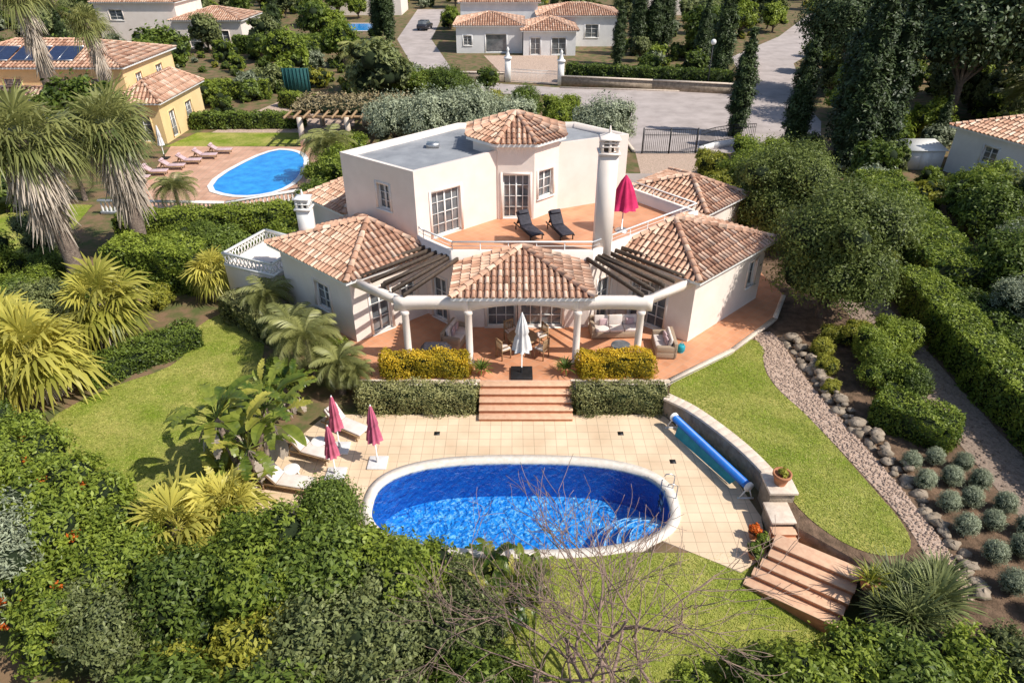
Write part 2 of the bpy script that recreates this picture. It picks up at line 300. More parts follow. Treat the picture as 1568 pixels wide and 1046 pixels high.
def fan(mb,base,d,R,nb=22,mi=0,droop=.25,spread=115,v=.5,pet=.55,wd=.034):
    base=np.array(base,float); d=np.array(d,float); d/=np.linalg.norm(d); side=np.cross(d,[0,0,1.]); 
    if np.linalg.norm(side)<.05: side=np.array([1.,0,0])
    side/=np.linalg.norm(side); up=np.cross(side,d); tw=random.uniform(-.5,.5); side,up=side*cos(tw)+up*sin(tw),up*cos(tw)-side*sin(tw)
    hub=base+d*R*pet; mb.tube([base,hub],[.018*R,.011*R],4,mi,v)
    V=[];F=[];A=[];bl=R*(1-pet*.35)
    for i in range(nb):
        a=radians(-spread+2*spread*(i+random.uniform(-.25,.25))/(nb-1)); r=d*cos(a)+side*sin(a); l=bl*(.68+.32*cos(a*.8))*random.uniform(.82,1.08); w=np.cross(r,up)*l*wd
        m=hub+r*l*.5+up*(.02*R)*(1 if i%2 else -1); t=hub+r*l-np.array([0,0,1])*droop*l*random.uniform(.4,1.6)-r*droop*l*.3; k=len(V)
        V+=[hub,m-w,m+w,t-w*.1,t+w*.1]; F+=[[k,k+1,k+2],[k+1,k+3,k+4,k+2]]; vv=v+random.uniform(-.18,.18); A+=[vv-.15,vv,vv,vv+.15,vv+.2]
    mb.add(V,F,mi,np.clip(A,0,1))
def fanpalmmesh(name,H,R,nl,leafm,seed,skirt=0,tr=.22,lo=115,nb=22,wd=.034):
    random.seed(seed); mb=MB(); n=8
    mb.tube([(0.12*sin(i*.7),.1*sin(i*.5),-.4+(H+.4)*i/n) for i in range(n+1)],[tr*(1.25-.35*i/n)*(1+.06*(i%2)) for i in range(n+1)],10,1)
    c=(0.12*sin(n*.7),.1*sin(n*.5),H)
    for i in range(nl):
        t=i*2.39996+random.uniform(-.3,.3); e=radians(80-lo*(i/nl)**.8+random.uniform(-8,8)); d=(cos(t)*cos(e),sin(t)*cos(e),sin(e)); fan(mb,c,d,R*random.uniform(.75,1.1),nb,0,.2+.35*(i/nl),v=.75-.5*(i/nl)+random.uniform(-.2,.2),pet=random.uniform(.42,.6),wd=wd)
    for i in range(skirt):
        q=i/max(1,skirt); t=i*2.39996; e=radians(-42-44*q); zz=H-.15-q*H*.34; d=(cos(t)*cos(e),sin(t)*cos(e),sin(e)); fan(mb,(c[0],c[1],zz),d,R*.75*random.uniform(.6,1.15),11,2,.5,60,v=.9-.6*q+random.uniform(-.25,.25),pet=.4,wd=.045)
    return mb.mesh(name,[leafm,BARKP,LD])
def featherpalmmesh(name,H,R,nl,leafm,seed,tr=.15):
    random.seed(seed); mb=MB(); mb.tube([(0,0,-.3),(0,0,H*.6),(0,0,H)],[tr*1.2,tr,tr*1.1],8,1)
    for i in range(nl):
        t=i*2.39996; e0=radians(78-75*i/nl); dr=np.array([cos(t),sin(t),0]); p=np.array([0,0,H]); e=e0; pts=[p]; n=9
        for j in range(n): p=p+(dr*cos(e)+np.array([0,0,sin(e)]))*R/n; pts.append(p); e-=radians(11+6*i/nl)
        mb.tube(pts,[.02*(1-.08*j) for j in range(n+1)],3,0,.6); V=[];F=[];side=np.array([-dr[1],dr[0],0]); v=.8-.5*i/nl+random.uniform(-.1,.1)
        for j in range(1,n):
            for sub in (0,.25,.5,.75):
                q=pts[j]*(1-sub)+pts[j+1]*sub; fw=(pts[j+1]-pts[j]); fw/=np.linalg.norm(fw); ll=R*.3*math.sin(pi*(j+sub)/(n+.3))**.6
                for sg in (-1,1):
                    tip=q+side*sg*ll*.8+fw*ll*.55-np.array([0,0,ll*random.uniform(.15,.45)]); k=len(V); V+=[q-fw*.012,q+fw*.018,(q+tip)/2+fw*.03+np.array([0,0,.03]),tip]; F.append([k,k+1,k+2,k+3])
        mb.add(V,F,0,v)
    return mb.mesh(name,[leafm,BARKP])
def paddle(mb,base,d,L,Wd,mi,v,bend=.9):
    dr=np.array([d[0],d[1],0.]); hz=np.linalg.norm(dr); dr=dr/(hz+1e-9); e=math.atan2(d[2],hz); p=np.array(base,float); side=np.array([-dr[1],dr[0],0]); n=14
    p0=p.copy(); p=p+(dr*cos(e)+np.array([0,0,sin(e)]))*L*.4; mb.tube([p0,p],[.03,.018],4,mi,v-.1); up=np.array([0,0,1.])
    torn=random.random()<.5
    for j in range(n):
        fw=dr*cos(e)+up*sin(e); st=fw*L*.68/n; q=p+st; e-=bend/n*1.6
        w0=Wd*max(.05,math.sin(pi*min(1,(j+.4)/(n+.4)))**.6); w1=Wd*max(.05,math.sin(pi*min(1,(j+1.4)/(n+.4)))**.6)
        for sg in (-1,1):
            vv=min(1,max(0,v+random.uniform(-.1,.1)))
            if torn: w=w0*random.uniform(.75,1.1); dz=random.uniform(-.2,.4); o=side*sg*w+up*w*dz; A_,B_=q+o*.96+fw*.03,p+o+fw*random.uniform(.0,.05)
            else: A_,B_=q+side*sg*w1+up*w1*.3,p+side*sg*w0+up*w0*.3
            mb.add([p,q,A_,B_],[[0,1,2,3]],mi,[vv-.1,vv-.1,vv+.08,vv+.08])
        p=q
def bananamesh(name,H,R,nst,nl,seed,leafm=LBN,yel=.15):
    random.seed(seed); mb=MB()
    for s in range(nst):
        a=2*pi*s/nst+random.random(); x,y=cos(a)*R*.35,sin(a)*R*.35; h=H*random.uniform(.5,1); lean=random.uniform(.1,.5)
        top=(x*(1+lean),y*(1+lean),h); mb.tube([(x*.4,y*.4,-.3),(x,y,h*.5),top],[.13,.1,.08],7,1)
        for i in range(nl):
            t=i*2.4+random.random(); e=radians(random.uniform(5,82)); paddle(mb,top,(cos(t)*cos(e),sin(t)*cos(e),sin(e)),R*random.uniform(.6,1.1),R*.10,0 if random.random()>yel else 2,random.uniform(.1,.85),random.uniform(.6,1.3))
        for i in range(4): t=random.uniform(0,6.3); e=radians(random.uniform(-70,-40)); paddle(mb,top,(cos(t)*cos(e),sin(t)*cos(e),sin(e)),R*.6,R*.08,3,random.uniform(.2,.8),.3)
    return mb.mesh(name,[leafm,BARKP,LPY,LD])
def strapmesh(name,R,n,leafm,seed,wd=.05):
    random.seed(seed); mb=MB()
    for i in range(n):
        t=i*2.39996; e=radians(85-75*(i/n)); dr=np.array([cos(t),sin(t),0]); p=dr*random.uniform(0,R*.35); L=R*random.uniform(.7,1.1); V=[];side=np.array([-dr[1],dr[0],0]); m=5
        for j in range(m+1):
            ww=wd*(1-(j/m)**2)+.003; V+=[p-side*ww,p+side*ww]; p=p+(dr*cos(e)+np.array([0,0,sin(e)]))*L/m; e-=.16
        mb.add(V,[[2*j,2*j+1,2*j+3,2*j+2] for j in range(m)],0,random.uniform(.1,.9))
    return mb.mesh(name,[leafm])
# ---------------------------------------------------------------- terrain
PA,PB,PC=5.05,2.06,(0.3,16.85)
def sell(t,a,b,e=2.7):
    c_,s_=cos(t),sin(t); return (PC[0]+a*math.copysign(abs(c_)**(2/e),c_),PC[1]+b*math.copysign(abs(s_)**(2/e),s_))
def sm(x): x=max(0,min(1,x)); return x*x*(3-2*x)
def gz(x,y):
    h=-.04-1.1*sm((14.5-y)/4.5)
    if ((abs(x-PC[0])/(PA+.25))**2.7+(abs(y-PC[1])/(PB+.25))**2.7)<1: return -2.6
    return h
def axis(lo,hi,step,far):
    a=list(np.arange(lo,hi+.001,step)); s=step; x=hi
    while x<far: s*=1.35; x+=s; a.append(x)
    s=step; x=lo; b=[]
    while x>-far: s*=1.35; x-=s; b.append(x)
    return b[::-1]+a
xs=axis(-12,12,.3,3000); ys=axis(6,22,.25,3000)
mb=MB(); V=[(x,y,gz(x,y)) for y in ys for x in xs]; nx=len(xs)
j,i=np.meshgrid(np.arange(len(ys)-1),np.arange(nx-1),indexing='ij'); a=(j*nx+i).ravel(); mb.add(V,np.stack([a,a+1,a+nx+1,a+nx],1)); mb.build('ground',[GROUND],smooth=True)
def inp(x,y,P):
    r=False
    for i in range(len(P)):
        a=P[i];b=P[i-1]
        if (a[1]>y)!=(b[1]>y) and x<(b[0]-a[0])*(y-a[1])/(b[1]-a[1])+a[0]: r=not r
    return r
def sheet(name,poly,z,mat,skirt=.0,mside=None,grass=0,seed=1):
    mb=MB(); pl=[Vector((x,y,0)) for x,y in poly]; tr=geometry.tessellate_polygon([pl]); mb.add([(x,y,z) for x,y in poly],[list(t) for t in tr])
    if skirt:
        k=len(poly); mb.add([(x,y,z) for x,y in poly]+[(x,y,z-skirt) for x,y in poly],[[q,(q+1)%k,k+(q+1)%k,k+q] for q in range(k)],1)
    o=mb.build(name,[mat,mside or mat],fixn=True)
    if grass: grassmass(o,poly,lambda x,y:z,grass,seed)
    return o
def grassmass(o,poly,zf,n,seed):
    rg=np.random.default_rng(seed); P=np.array(poly); lo=P.min(0);hi=P.max(0); X=rg.uniform(lo,hi,(n,2)); X=np.array([p for p in X if inp(p[0],p[1],poly)])
    Pz=np.array([[x,y,zf(x,y)+.012] for x,y in X]); N=rg.normal(size=(len(X),3))*.45; N[:,2]=np.abs(N[:,2])+.9; N/=np.linalg.norm(N,axis=1)[:,None]
    v=np.clip(.45+.25*np.sin(X[:,0]*1.7+2*np.sin(X[:,1]*.9))*np.cos(X[:,1]*1.9)+rg.uniform(-.35,.35,len(X)),0,1)
    mb=MB(); leafquads(mb,Pz,N,.035,v,0,.35,rg); mb.build('grass_blades',[LGRASS],o)
def smoothpoly(p,it=2):
    for _ in range(it):
        q=[]
        for i in range(len(p)):
            a=p[i];b=p[(i+1)%len(p)]; q+=[(a[0]*.75+b[0]*.25,a[1]*.75+b[1]*.25),(a[0]*.25+b[0]*.75,a[1]*.25+b[1]*.75)]
        p=q
    return p
def pebbles(parent,poly,z,n,s0,s1,mat,seed):
    rr=random.Random(seed); mb=MB(); xs_=[p[0] for p in poly]; ys_=[p[1] for p in poly]; c=0
    while c<n:
        x=rr.uniform(min(xs_),max(xs_)); y=rr.uniform(min(ys_),max(ys_))
        if not inp(x,y,poly): continue
        c+=1; s_=rr.uniform(s0,s1); sphere(mb,(x,y,z+s_*.2),(s_*1.2,s_,s_*.6),0,5,3,.25)
    mb.build('stones',[mat],parent)
sheet('garden_terrace_ground',[(6.4,22.7),(6.1,21.7),(6.95,20.95),(7.85,19.5),(8.45,18.3),(8.85,17.1),(9.0,15.2),(10.3,13.9),(10.4,12.5),(9.8,10),(9,4),(70,4),(70,44),(30,46),(14,44),(13,36),(8,30)],.6,SOIL,2.2,STONE)
sheet('side_lawn',smoothpoly([(6.3,22.9),(8.6,24.6),(11.0,26.7),(11.3,25.6),(10.7,24.2),(10.75,22.6),(11.4,20.9),(12.1,17.3),(12.5,15.0),(12.0,14.0),(10.6,14.1),(9.5,15.4),(9.1,17.0),(8.5,18.8),(7.4,20.7),(6.5,21.5)],2),.615,LAWN,grass=45000)
gp_=smoothpoly([(11.0,26.9),(12.2,27.2),(12.2,24.5),(12.3,22.4),(12.7,19.8),(13.1,17.2),(13.3,14.5),(13.2,12.2),(12.3,12.8),(12.6,15.0),(12.2,17.3),(11.4,20.9),(10.8,22.6),(10.75,24.2),(11.2,25.6)],2)
o=sheet('gravel_path',gp_,.610,GRAVEL); pebbles(o,gp_,.61,2200,.02,.06,GRAVEL,4)
gd_=[(16.2,8),(18.5,8),(18.2,20),(18.6,30),(17.6,40),(15.8,42),(16.2,33),(16.4,22)]
o=sheet('drive_gravel',gd_,.612,GRAVG); pebbles(o,gd_,.61,1500,.02,.06,GRAVG,5)
sheet('lawn',smoothpoly([(-18.8,20.8),(-17.4,23.4),(-14.6,25.4),(-15.6,28.5),(-14.2,30.5),(-12.2,29.5),(-11.2,25.5),(-10.4,21.4),(-10.4,18),(-12.7,16.6),(-16,17.6)],2),-.02,LAWN,grass=40000,seed=3)
mb=MB(); X0=-4; gx=np.linspace(X0,9.6,50); gy=np.linspace(6,14.7,40); zf=lambda x,y:(-.04-1.1*sm((14.5-y)/4.5))+.02
V=[(x,y,zf(x,y)) for y in gy for x in gx]
j,i=np.meshgrid(np.arange(39),np.arange(49),indexing='ij'); a=(j*50+i).ravel(); mb.add(V,np.stack([a,a+1,a+51,a+50],1)); o=mb.build('lower_lawn',[LAWN]); grassmass(o,[(-3,8),(9.5,8),(9.5,14.7),(-3,14.7)],zf,55000,5)
sheet('road',[(-7,80.5),(3.3,79),(9.6,70),(10.4,57.2),(21.5,57.2),(26.5,58.5),(30,67.5),(31,74),(33,80),(38,98),(52,119),(70,150),(60,152),(44,122),(31,103),(26.5,80),(5.6,82.8),(-1,84.8),(-7,90),(-13,119),(-14,160),(-20,160),(-18.5,119),(-12,91)],-.03,ASPH)
sheet('driveway',[(10.4,57.1),(16.0,57.1),(17,50),(16,44),(11.5,42),(9,41),(8,46),(10,52)],-.028,GRAVEL)
sheet('neighbour_drive',[(-.3,86),(5.4,84.5),(6.5,104),(-4,104)],-.028,GRAVEL)
sheet('neighbour_path',[(-28,62),(-18,61),(-15,66),(-17,76),(-24,80),(-26,72)],-.03,GRAVEL)
sheet('neighbour_lawn',[(-30,59),(-18,59.3),(-19,63.5),(-29,63.5)],-.025,LAWN)
sheet('far_lawn',[(-44,47),(-29,45),(-27,36),(-44,36)],-.02,LAWN)
# ---------------------------------------------------------------- pool & deck
def ring(n,a,b): return [sell(2*pi*k/n,a,b) for k in range(n)]
NP=96; inner=ring(NP,PA,PB); hole=ring(NP,PA+.12,PB+.12); outr=ring(NP,PA+.33,PB+.33)
low=[sell(radians(t),PA+.30,PB+.30) for t in range(-38,-143,-5)]
dk=[(-7.4,21.68),(6.05,21.68),(6.8,20.2),(7.9,18.2),(8.3,16.2),(8.0,14.6),(7.0,13.95),(6.0,14.5)]+low+[(-6.4,15.2),(-8.6,16.3),(-8.95,17.6),(-8.6,19.4),(-7.7,21.2)]
mb=MB(); allp=dk+hole; tr=geometry.tessellate_polygon([[Vector((x,y,0)) for x,y in dk],[Vector((x,y,0)) for x,y in hole]])
mb.add([(x,y,0) for x,y in allp],[list(t) for t in tr]); k=len(dk); mb.add([(x,y,0) for x,y in dk]+[(x,y,-1) for x,y in dk],[[q,(q+1)%k,k+(q+1)%k,k+q] for q in range(k)],1)
mb.build('pool_deck',[DECK,COPE],fixn=True)
mb=MB()
for x,y in ((-2.9,20.5),(4.2,20.5),(5.9,18.9)): mb.box(x-.11,x+.11,y-.11,y+.11,.003,.008)
mb.build('deck_drains',[METAL])
pool=Emp('swimming_pool')
mb=MB(); R4=[(inner,-.16),(inner,.035),(outr,.035),(outr,-.25)]
V=[(x,y,z) for r,z in R4 for x,y in r]; mb.add(V,[[a*NP+q,a*NP+(q+1)%NP,(a+1)*NP+(q+1)%NP,(a+1)*NP+q] for a in range(3) for q in range(NP)])
mb.build('coping',[PCOPE],pool)
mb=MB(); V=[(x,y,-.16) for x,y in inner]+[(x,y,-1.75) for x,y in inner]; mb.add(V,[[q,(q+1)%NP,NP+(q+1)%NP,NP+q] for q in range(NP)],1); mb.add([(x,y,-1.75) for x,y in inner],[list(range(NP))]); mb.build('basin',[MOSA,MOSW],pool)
mb=MB()
for r,z in ((1.95,-1.3),(1.55,-.95),(1.15,-.62),(.75,-.34)):
    P=[(4.6+r*cos(radians(t)),15.5+r*sin(radians(t))) for t in range(0,360,12)]
    Q=[]
    for x,y in P:
        f=((abs(x-PC[0])/(PA-.02))**2.7+(abs(y-PC[1])/(PB-.02))**2.7)**(1/2.7)
        if f>1: x=PC[0]+(x-PC[0])/f; y=PC[1]+(y-PC[1])/f
        Q.append((x,y))
    mb.prism(Q,-1.74,z,0,mside=2)
    k=len(Q); cx=sum(q[0] for q in Q)/k; cy=sum(q[1] for q in Q)/k; I=[(cx+(x-cx)*(1-.07/r),cy+(y-cy)*(1-.07/r)) for x,y in Q]
    mb.add([(x,y,z+.006) for x,y in Q]+[(x,y,z+.006) for x,y in I],[[q,(q+1)%k,k+(q+1)%k,k+q] for q in range(k)],1)
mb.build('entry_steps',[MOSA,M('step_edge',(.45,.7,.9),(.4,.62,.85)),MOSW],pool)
mb=MB(); mb.add([(x,y,-.1) for x,y in ring(NP,PA-.002,PB-.002)],[list(range(NP))]); mb.build('water',[WATER],pool)
mb=MB()
for dy in (0,.5): mb.tube([(5.62,17.0+dy,.03),(5.62,17.0+dy,.6),(5.45,17.0+dy,.7),(5.3,17.0+dy,.68),(5.2,17.0+dy,.4),(5.2,17.0+dy,-.9)],[.02]*6,8)
for z in (-.3,-.6): mb.beam((5.2,17.0,z),(5.2,17.5,z),.08,.03)
mb.build('pool_ladder',[ALU],pool)
# ---------------------------------------------------------------- walls/windows helpers
def wall(mw,mf,mg,A,B,z0,z1,ops=(),mi=0,cols=2,rows=3):
    f=wallframe(A,B); L=f.len
    ss=sorted({0,L}|{o[0] for o in ops}|{o[1] for o in ops}); zz=sorted({z0,z1}|{o[2] for o in ops}|{o[3] for o in ops})
    for a,b in zip(ss[:-1],ss[1:]):
        for c,d in zip(zz[:-1],zz[1:]):
            ms,mz=(a+b)/2,(c+d)/2
            if any(o[0]<ms<o[1] and o[2]<mz<o[3] for o in ops): continue
            mw.add([f.p(a,0,c),f.p(b,0,c),f.p(b,0,d),f.p(a,0,d)],[[0,1,2,3]],mi)
    for o in ops:
        a,b,c,d=o[:4]; cl=o[4] if len(o)>4 else cols; rw=o[5] if len(o)>5 else rows
        q=-.18
        mw.add([f.p(a,0,c),f.p(b,0,c),f.p(b,0,d),f.p(a,0,d),f.p(a,q,c),f.p(b,q,c),f.p(b,q,d),f.p(a,q,d)],[[0,1,5,4],[1,2,6,5],[2,3,7,6],[3,0,4,7]],mi)
        mg.add([f.p(a,q,c),f.p(b,q,c),f.p(b,q,d),f.p(a,q,d)],[[0,1,2,3]])
        for (s0,s1,t0,t1) in ((a,a+.07,c,d),(b-.07,b,c,d),(a+.07,b-.07,d-.07,d),(a+.07,b-.07,c,c+.07)): mf.lb(f,s0,s1,q+.01,q+.08,t0,t1)
        for i in range(1,cl): x=a+(b-a)*i/cl; wd=.04 if i*2==cl else .018; mf.lb(f,x-wd,x+wd,q+.012,q+.06,c+.07,d-.07)
        for i in range(1,rw): z=c+(d-c)*i/rw; mf.lb(f,a+.07,b-.07,q+.014,q+.05,z-.016,z+.016)
        for (s0,s1,t0,t1) in ((a-.12,a,c,d+.12),(b,b+.12,c,d+.12),(a,b,d,d+.12)): mw.lb(f,s0,s1,.001,.035,t0,t1,mi)
        if c>z0+.4: mf.lb(f,a-.12,b+.12,.002,.08,c-.07,c-.002)
def polywalls(mw,mf,mg,poly,z0,z1,ops={},mi=0):
    for i in range(len(poly)): wall(mw,mf,mg,poly[i],poly[(i+1)%len(poly)],z0,z1,ops.get(i,()),mi)
def inset(poly,d):
    n=len(poly); out=[]
    for i in range(n):
        p0=np.array(poly[i-1],float);p1=np.array(poly[i],float);p2=np.array(poly[(i+1)%n],float)
        d1=p1-p0;d1/=np.linalg.norm(d1);d2=p2-p1;d2/=np.linalg.norm(d2);n1=np.array([-d1[1],d1[0]]);n2=np.array([-d2[1],d2[0]])
        b=n1+n2;b/=np.linalg.norm(b);out.append(tuple(p1+b*d/max(.3,b@n1)))
    return out
def barrel(mb,p,q,up,r0,r1,mi,v,k=5):
    p=np.array(p);q=np.array(q);d=q-p;d=d/(np.linalg.norm(d)+1e-9);sd=np.cross(d,up);sd/=np.linalg.norm(sd);u=np.cross(sd,d);V=[]
    for P,r in ((p,r0),(q,r1)):
        for j in range(k+1): t=pi*j/k; V.append(P+sd*r*cos(t)+u*r*.8*sin(t))
    F=[[j,j+1,k+2+j,k+1+j] for j in range(k)]+[list(range(k+1))]
    mb.add(V,F,mi,v)
def tiled_roof(name,eave,ridge,parent,pitch=.26,course=.42,open_sides=(),fascia=.14,seed=3):
    rr=random.Random(seed); mb=MB(); n=len(eave); hips=set()
    for i in range(n):
        if i in open_sides: continue
        A=np.array(eave[i],float);B=np.array(eave[(i+1)%n],float);tops=[np.array(t,float) for t in ridge[i]]
        poly=[A,B]+tops; s=(B-A);L=np.linalg.norm(s);s/=L; nn=np.cross(s,tops[0]-A);nn/=np.linalg.norm(nn); 
        if nn[2]<0: nn=-nn
        u=np.cross(nn,s); mb.add([p-nn*.01 for p in poly],[list(range(len(poly)))],1)
        P2=[((p-A)@s,(p-A)@u) for p in poly]
        nc=max(1,int(round(L/pitch)))
        for c in range(nc):
            x=(c+.5)*L/nc; ts=[]
            for a,b in zip(P2,P2[1:]+P2[:1]):
                if (a[0]-x)*(b[0]-x)<0: ts.append(a[1]+(b[1]-a[1])*(x-a[0])/(b[0]-a[0]))
            if len(ts)<2: continue
            t0,t1=min(ts),max(ts); t=t0-.05
            cv=rr.uniform(-.1,.1)
            while t<t1-.02:
                e=min(t+course+.04,t1+.03); jx=rr.uniform(-.008,.008)
                barrel(mb,A+s*(x+jx)+u*t+nn*.035,A+s*(x+jx)+u*e+nn*.0,nn,pitch*.35,pitch*.29,0,min(1,max(0,rr.gauss(.55,.24)+cv))); t+=course
        for a,b in ((B,tops[0]),(A,tops[-1])): hips.add((tuple(np.round(a,3)),tuple(np.round(b,3))))
        if len(tops)>1:
            k=sorted([tuple(np.round(tops[0],3)),tuple(np.round(tops[1],3))]); hips.add((k[0],k[1]))
        mb.add([A,B,B-np.array([0,0,fascia]),A-np.array([0,0,fascia])],[[0,1,2,3]],2)
    for a,b in hips:
        a=np.array(a);b=np.array(b);L=np.linalg.norm(b-a); 
        if L<.2: continue
        k=max(1,int(L/.4)); d=(b-a)/L
        for q in range(k): barrel(mb,a+d*(L*q/k-.03)+[0,0,.06],a+d*(L*(q+1)/k)+[0,0,.03],np.array([0,0,1.]),.14,.12,0,min(1,max(0,rr.gauss(.6,.2))))
    mb.add([np.array(p)-[0,0,fascia] for p in eave],[list(range(n))],2)
    return mb.build(name,[TILE,UNDER,WHITE],parent)
# ---------------------------------------------------------------- VILLA
V_=Emp('villa')
mw,mf,mg=MB(),MB(),MB()
Bl,Al,Dl,Fl=(-10.9,29.4),(-6.9,25.8),(-4.0,28.4),(-2.6,27.1)
Frr,Dr,Ar,Br,Er=(3.5,27.1),(4.9,28.4),(7.8,25.8),(12.1,29.9),(9.2,32.7); El=(-8.1,32.5)
gp=[Bl,Al,Dl,Fl,Frr,Dr,Ar,Br,Er,(9,39.5),(-8,39.5),El]
T=.85
ops={0:[(2.6,3.7,1.7,3.0)],1:[(.9,1.9,T+.02,3.05),(2.5,3.3,1.6,3.0)],2:[(.45,1.4,T+.02,3.05)],3:[(1.45,2.75,T+.02,3.1,3,4),(2.95,4.9,T+.02,3.1,4,4)],4:[(.5,1.4,T+.02,3.05)],5:[(.7,2.6,T+.02,3.1,4,4)],6:[(4.6,5.3,1.9,3.2,2,2)]}
polywalls(mw,mf,mg,gp,-.3,4.02,ops)
up=[(-8.1,31.9),(-4.3,29.0),(-.75,32.1),(2.4,33.4),(5.95,35.0),(3.4,37.4),(-2.9,37.2)]
F2=4.15; ZT=7.55
uo={0:[(2.35,3.15,5.35,6.55)],1:[(.85,2.5,F2+.05,6.35,4,4)]}
polywalls(mw,mf,mg,up,3.9,ZT,uo)
ins=inset(up,.18); k=len(up)
mw.add([(x,y,ZT) for x,y in up]+[(x,y,ZT) for x,y in ins]+[(x,y,ZT-.3) for x,y in ins],[[q,(q+1)%k,k+(q+1)%k,k+q] for q in range(k)]+[[k+q,k+(q+1)%k,2*k+(q+1)%k,2*k+q] for q in range(k)],0)
tc=(.2,34.15); ap=2.1; Ro=ap/cos(pi/8); oc=[(tc[0]+Ro*cos(radians(-112.5+45*i)),tc[1]+Ro*sin(radians(-112.5+45*i))) for i in range(8)]
polywalls(mw,mf,mg,oc,F2-.1,7.95,{0:[(.22,1.52,F2+.05,6.4,4,4)],1:[(.3,1.35,5.1,6.45,2,3)]})
mw.build('walls',[WALL],V_); mf.build('window_frames',[WHITE],V_); mg.build('window_glass',[GLASS],V_)
mb=MB(); mb.add([(x,y,7.27) for x,y in ins],[list(range(k))]); mb.build('flat_roof',[ROOFG],V_)
mb=MB(); mb.box(-4.2,-3.6,33.4,33.9,7.28,7.5); mb.tube([(-1.8,36,7.27),(-1.8,36,7.8)],[.08,.08],8)
mb.build('roof_vents',[ALU],V_)
bal=[(-4.25,28.75),(-4.0,28.38),(-2.6,27.05),(3.5,27.05),(9.05,31.7),(6.45,34.9),(5.5,35.2),(2,34.5),(-1,33)]
mb=MB(); mb.prism(bal,F2-.25,F2,0); mb.build('balcony_floor',[TERR],V_)
mb=MB(); pin=inset(bal,.16)[:6]; pot=inset(bal,-.05)[:6]
for i in range(5):
    mb.add([(*pot[i],3.85),(*pot[i+1],3.85),(*pot[i+1],4.72),(*pot[i],4.72),(*pin[i],3.85),(*pin[i+1],3.85),(*pin[i+1],4.72),(*pin[i],4.72)],[[0,1,2,3],[3,2,6,7],[5,4,7,6]])
mb.build('balcony_parapet',[WALL],V_)
mb=MB(); mid=inset(bal,.05)[:6]
for i in range(5):
    a=np.array([*mid[i],5.1]);b=np.array([*mid[i+1],5.1]); mb.beam(a,b,.08,.045)
    L=np.linalg.norm(b-a); m=max(1,int(L/1.1))
    for q in range(m+1): p=a+(b-a)*q/m; mb.tube([(p[0],p[1],4.7),(p[0],p[1],5.09)],[.02,.02],5)
    mb.beam(a-[0,0,.2],b-[0,0,.2],.02,.02)
mb.build('balcony_railing',[WHITE],V_)
def eave(poly,z,out=.38): return [(*p,z) for p in inset(poly,-out)]
e=eave([Dr,Ar,Br,Er],4.05); ax=(7.35,29.0,5.4); tiled_roof('right_wing_roof',e,[[ax]]*4,V_,seed=1)
e=eave([Bl,Al,Dl,(-8.1,32.3)],4.05); ax=(-6.5,29.0,5.4); tiled_roof('left_wing_roof',e,[[ax]]*4,V_,seed=2)
e=[(-2.45,23.85,4.12),(3.3,23.85,4.12),(3.3,27.1,4.12),(-2.45,27.1,4.12)]; a=(.43,26.9,5.0); tiled_roof('porch_roof',e,[[a],[a],[a],[a]],V_,open_sides=(2,),seed=3)
e=[(10.0,33.0,4.0),(13.0,36.0,4.0),(9.5,40.3,4.0),(6.4,37.2,4.0)]; a1=(9.7,36,5.1); tiled_roof('rear_right_roof',e,[[a1]]*4,V_,seed=4)
e=[(-11.5,35.8,4.0),(-8.6,33.0,4.0),(-5,37,4.0),(-8,40,4.0)]; a1=(-8.2,36.5,5.1); tiled_roof('rear_left_roof',e,[[a1]]*4,V_,seed=5)
mb=MB(); mb.prism([(9.9,33.4),(12.6,36),(9.5,39.9),(6.9,37.2)],0,3.9); mb.prism([(-11.1,35.8),(-8.6,33.4),(-5.4,37),(-8,39.6)],0,3.9); mb.build('rear_wings',[WALL],V_)
Re=(ap+.32)/cos(pi/8); oe=[(tc[0]+Re*cos(radians(-112.5+45*i)),tc[1]+Re*sin(radians(-112.5+45*i)),7.95) for i in range(8)]; tiled_roof('tower_roof',oe,[[(tc[0],tc[1],8.85)]]*8,V_,seed=6,pitch=.24)
def chimney(name,x,y,w,z0,z1,parent,pot=.9):
    mb=MB(); f=Fr(x,y,0,0); mb.lb(f,-w/2,w/2,-w/2,w/2,z0,z1); mb.lb(f,-w/2-.07,w/2+.07,-w/2-.07,w/2+.07,z1,z1+.08)
    q=w*.42
    for i in range(3):
        for j in range(3):
            if i==1 and j==1: continue
            mb.lb(f,-q+i*q-.05,-q+i*q+.05,-q+j*q-.05,-q+j*q+.05,z1+.08,z1+.08+pot*.45)
    for t in (.2,.33): mb.lb(f,-q-.06,q+.06,-q-.06,q+.06,z1+.08+pot*t,z1+.08+pot*t+.04)
    mb.lb(f,-q*.6,q*.6,-q*.6,q*.6,z1+.08,z1+pot*.5,1)
    mb.lb(f,-w/2-.05,w/2+.05,-w/2-.05,w/2+.05,z1+.08+pot*.45,z1+.14+pot*.45); P=[f.p(-w/2,-w/2,z1+.14+pot*.45),f.p(w/2,-w/2,z1+.14+pot*.45),f.p(w/2,w/2,z1+.14+pot*.45),f.p(-w/2,w/2,z1+.14+pot*.45),f.p(0,0,z1+pot*.75)]
    mb.add(P,[[0,1,4],[1,2,4],[2,3,4],[3,0,4]]); mb.lathe([(.04,z1+pot*.7),(.06,z1+pot*.8),(.02,z1+pot)],(x,y,0),8)
    mb.build(name,[WHITE if w<.7 else WALL,WOOD],parent)
chimney('tall_chimney',3.95,27.75,.74,3.9,8.75,V_,1.1); chimney('small_chimney',-9.6,30.0,.62,3.2,5.5,V_,.9)
mb=MB(); cols=[-4.35,-1.78,2.68,5.25]; YB=24.15
for x in cols: mb.lathe([(.19,T),(.19,T+.1),(.15,T+.14),(.145,3.2),(.19,3.26),(.19,3.42)],(x,YB,0),18)
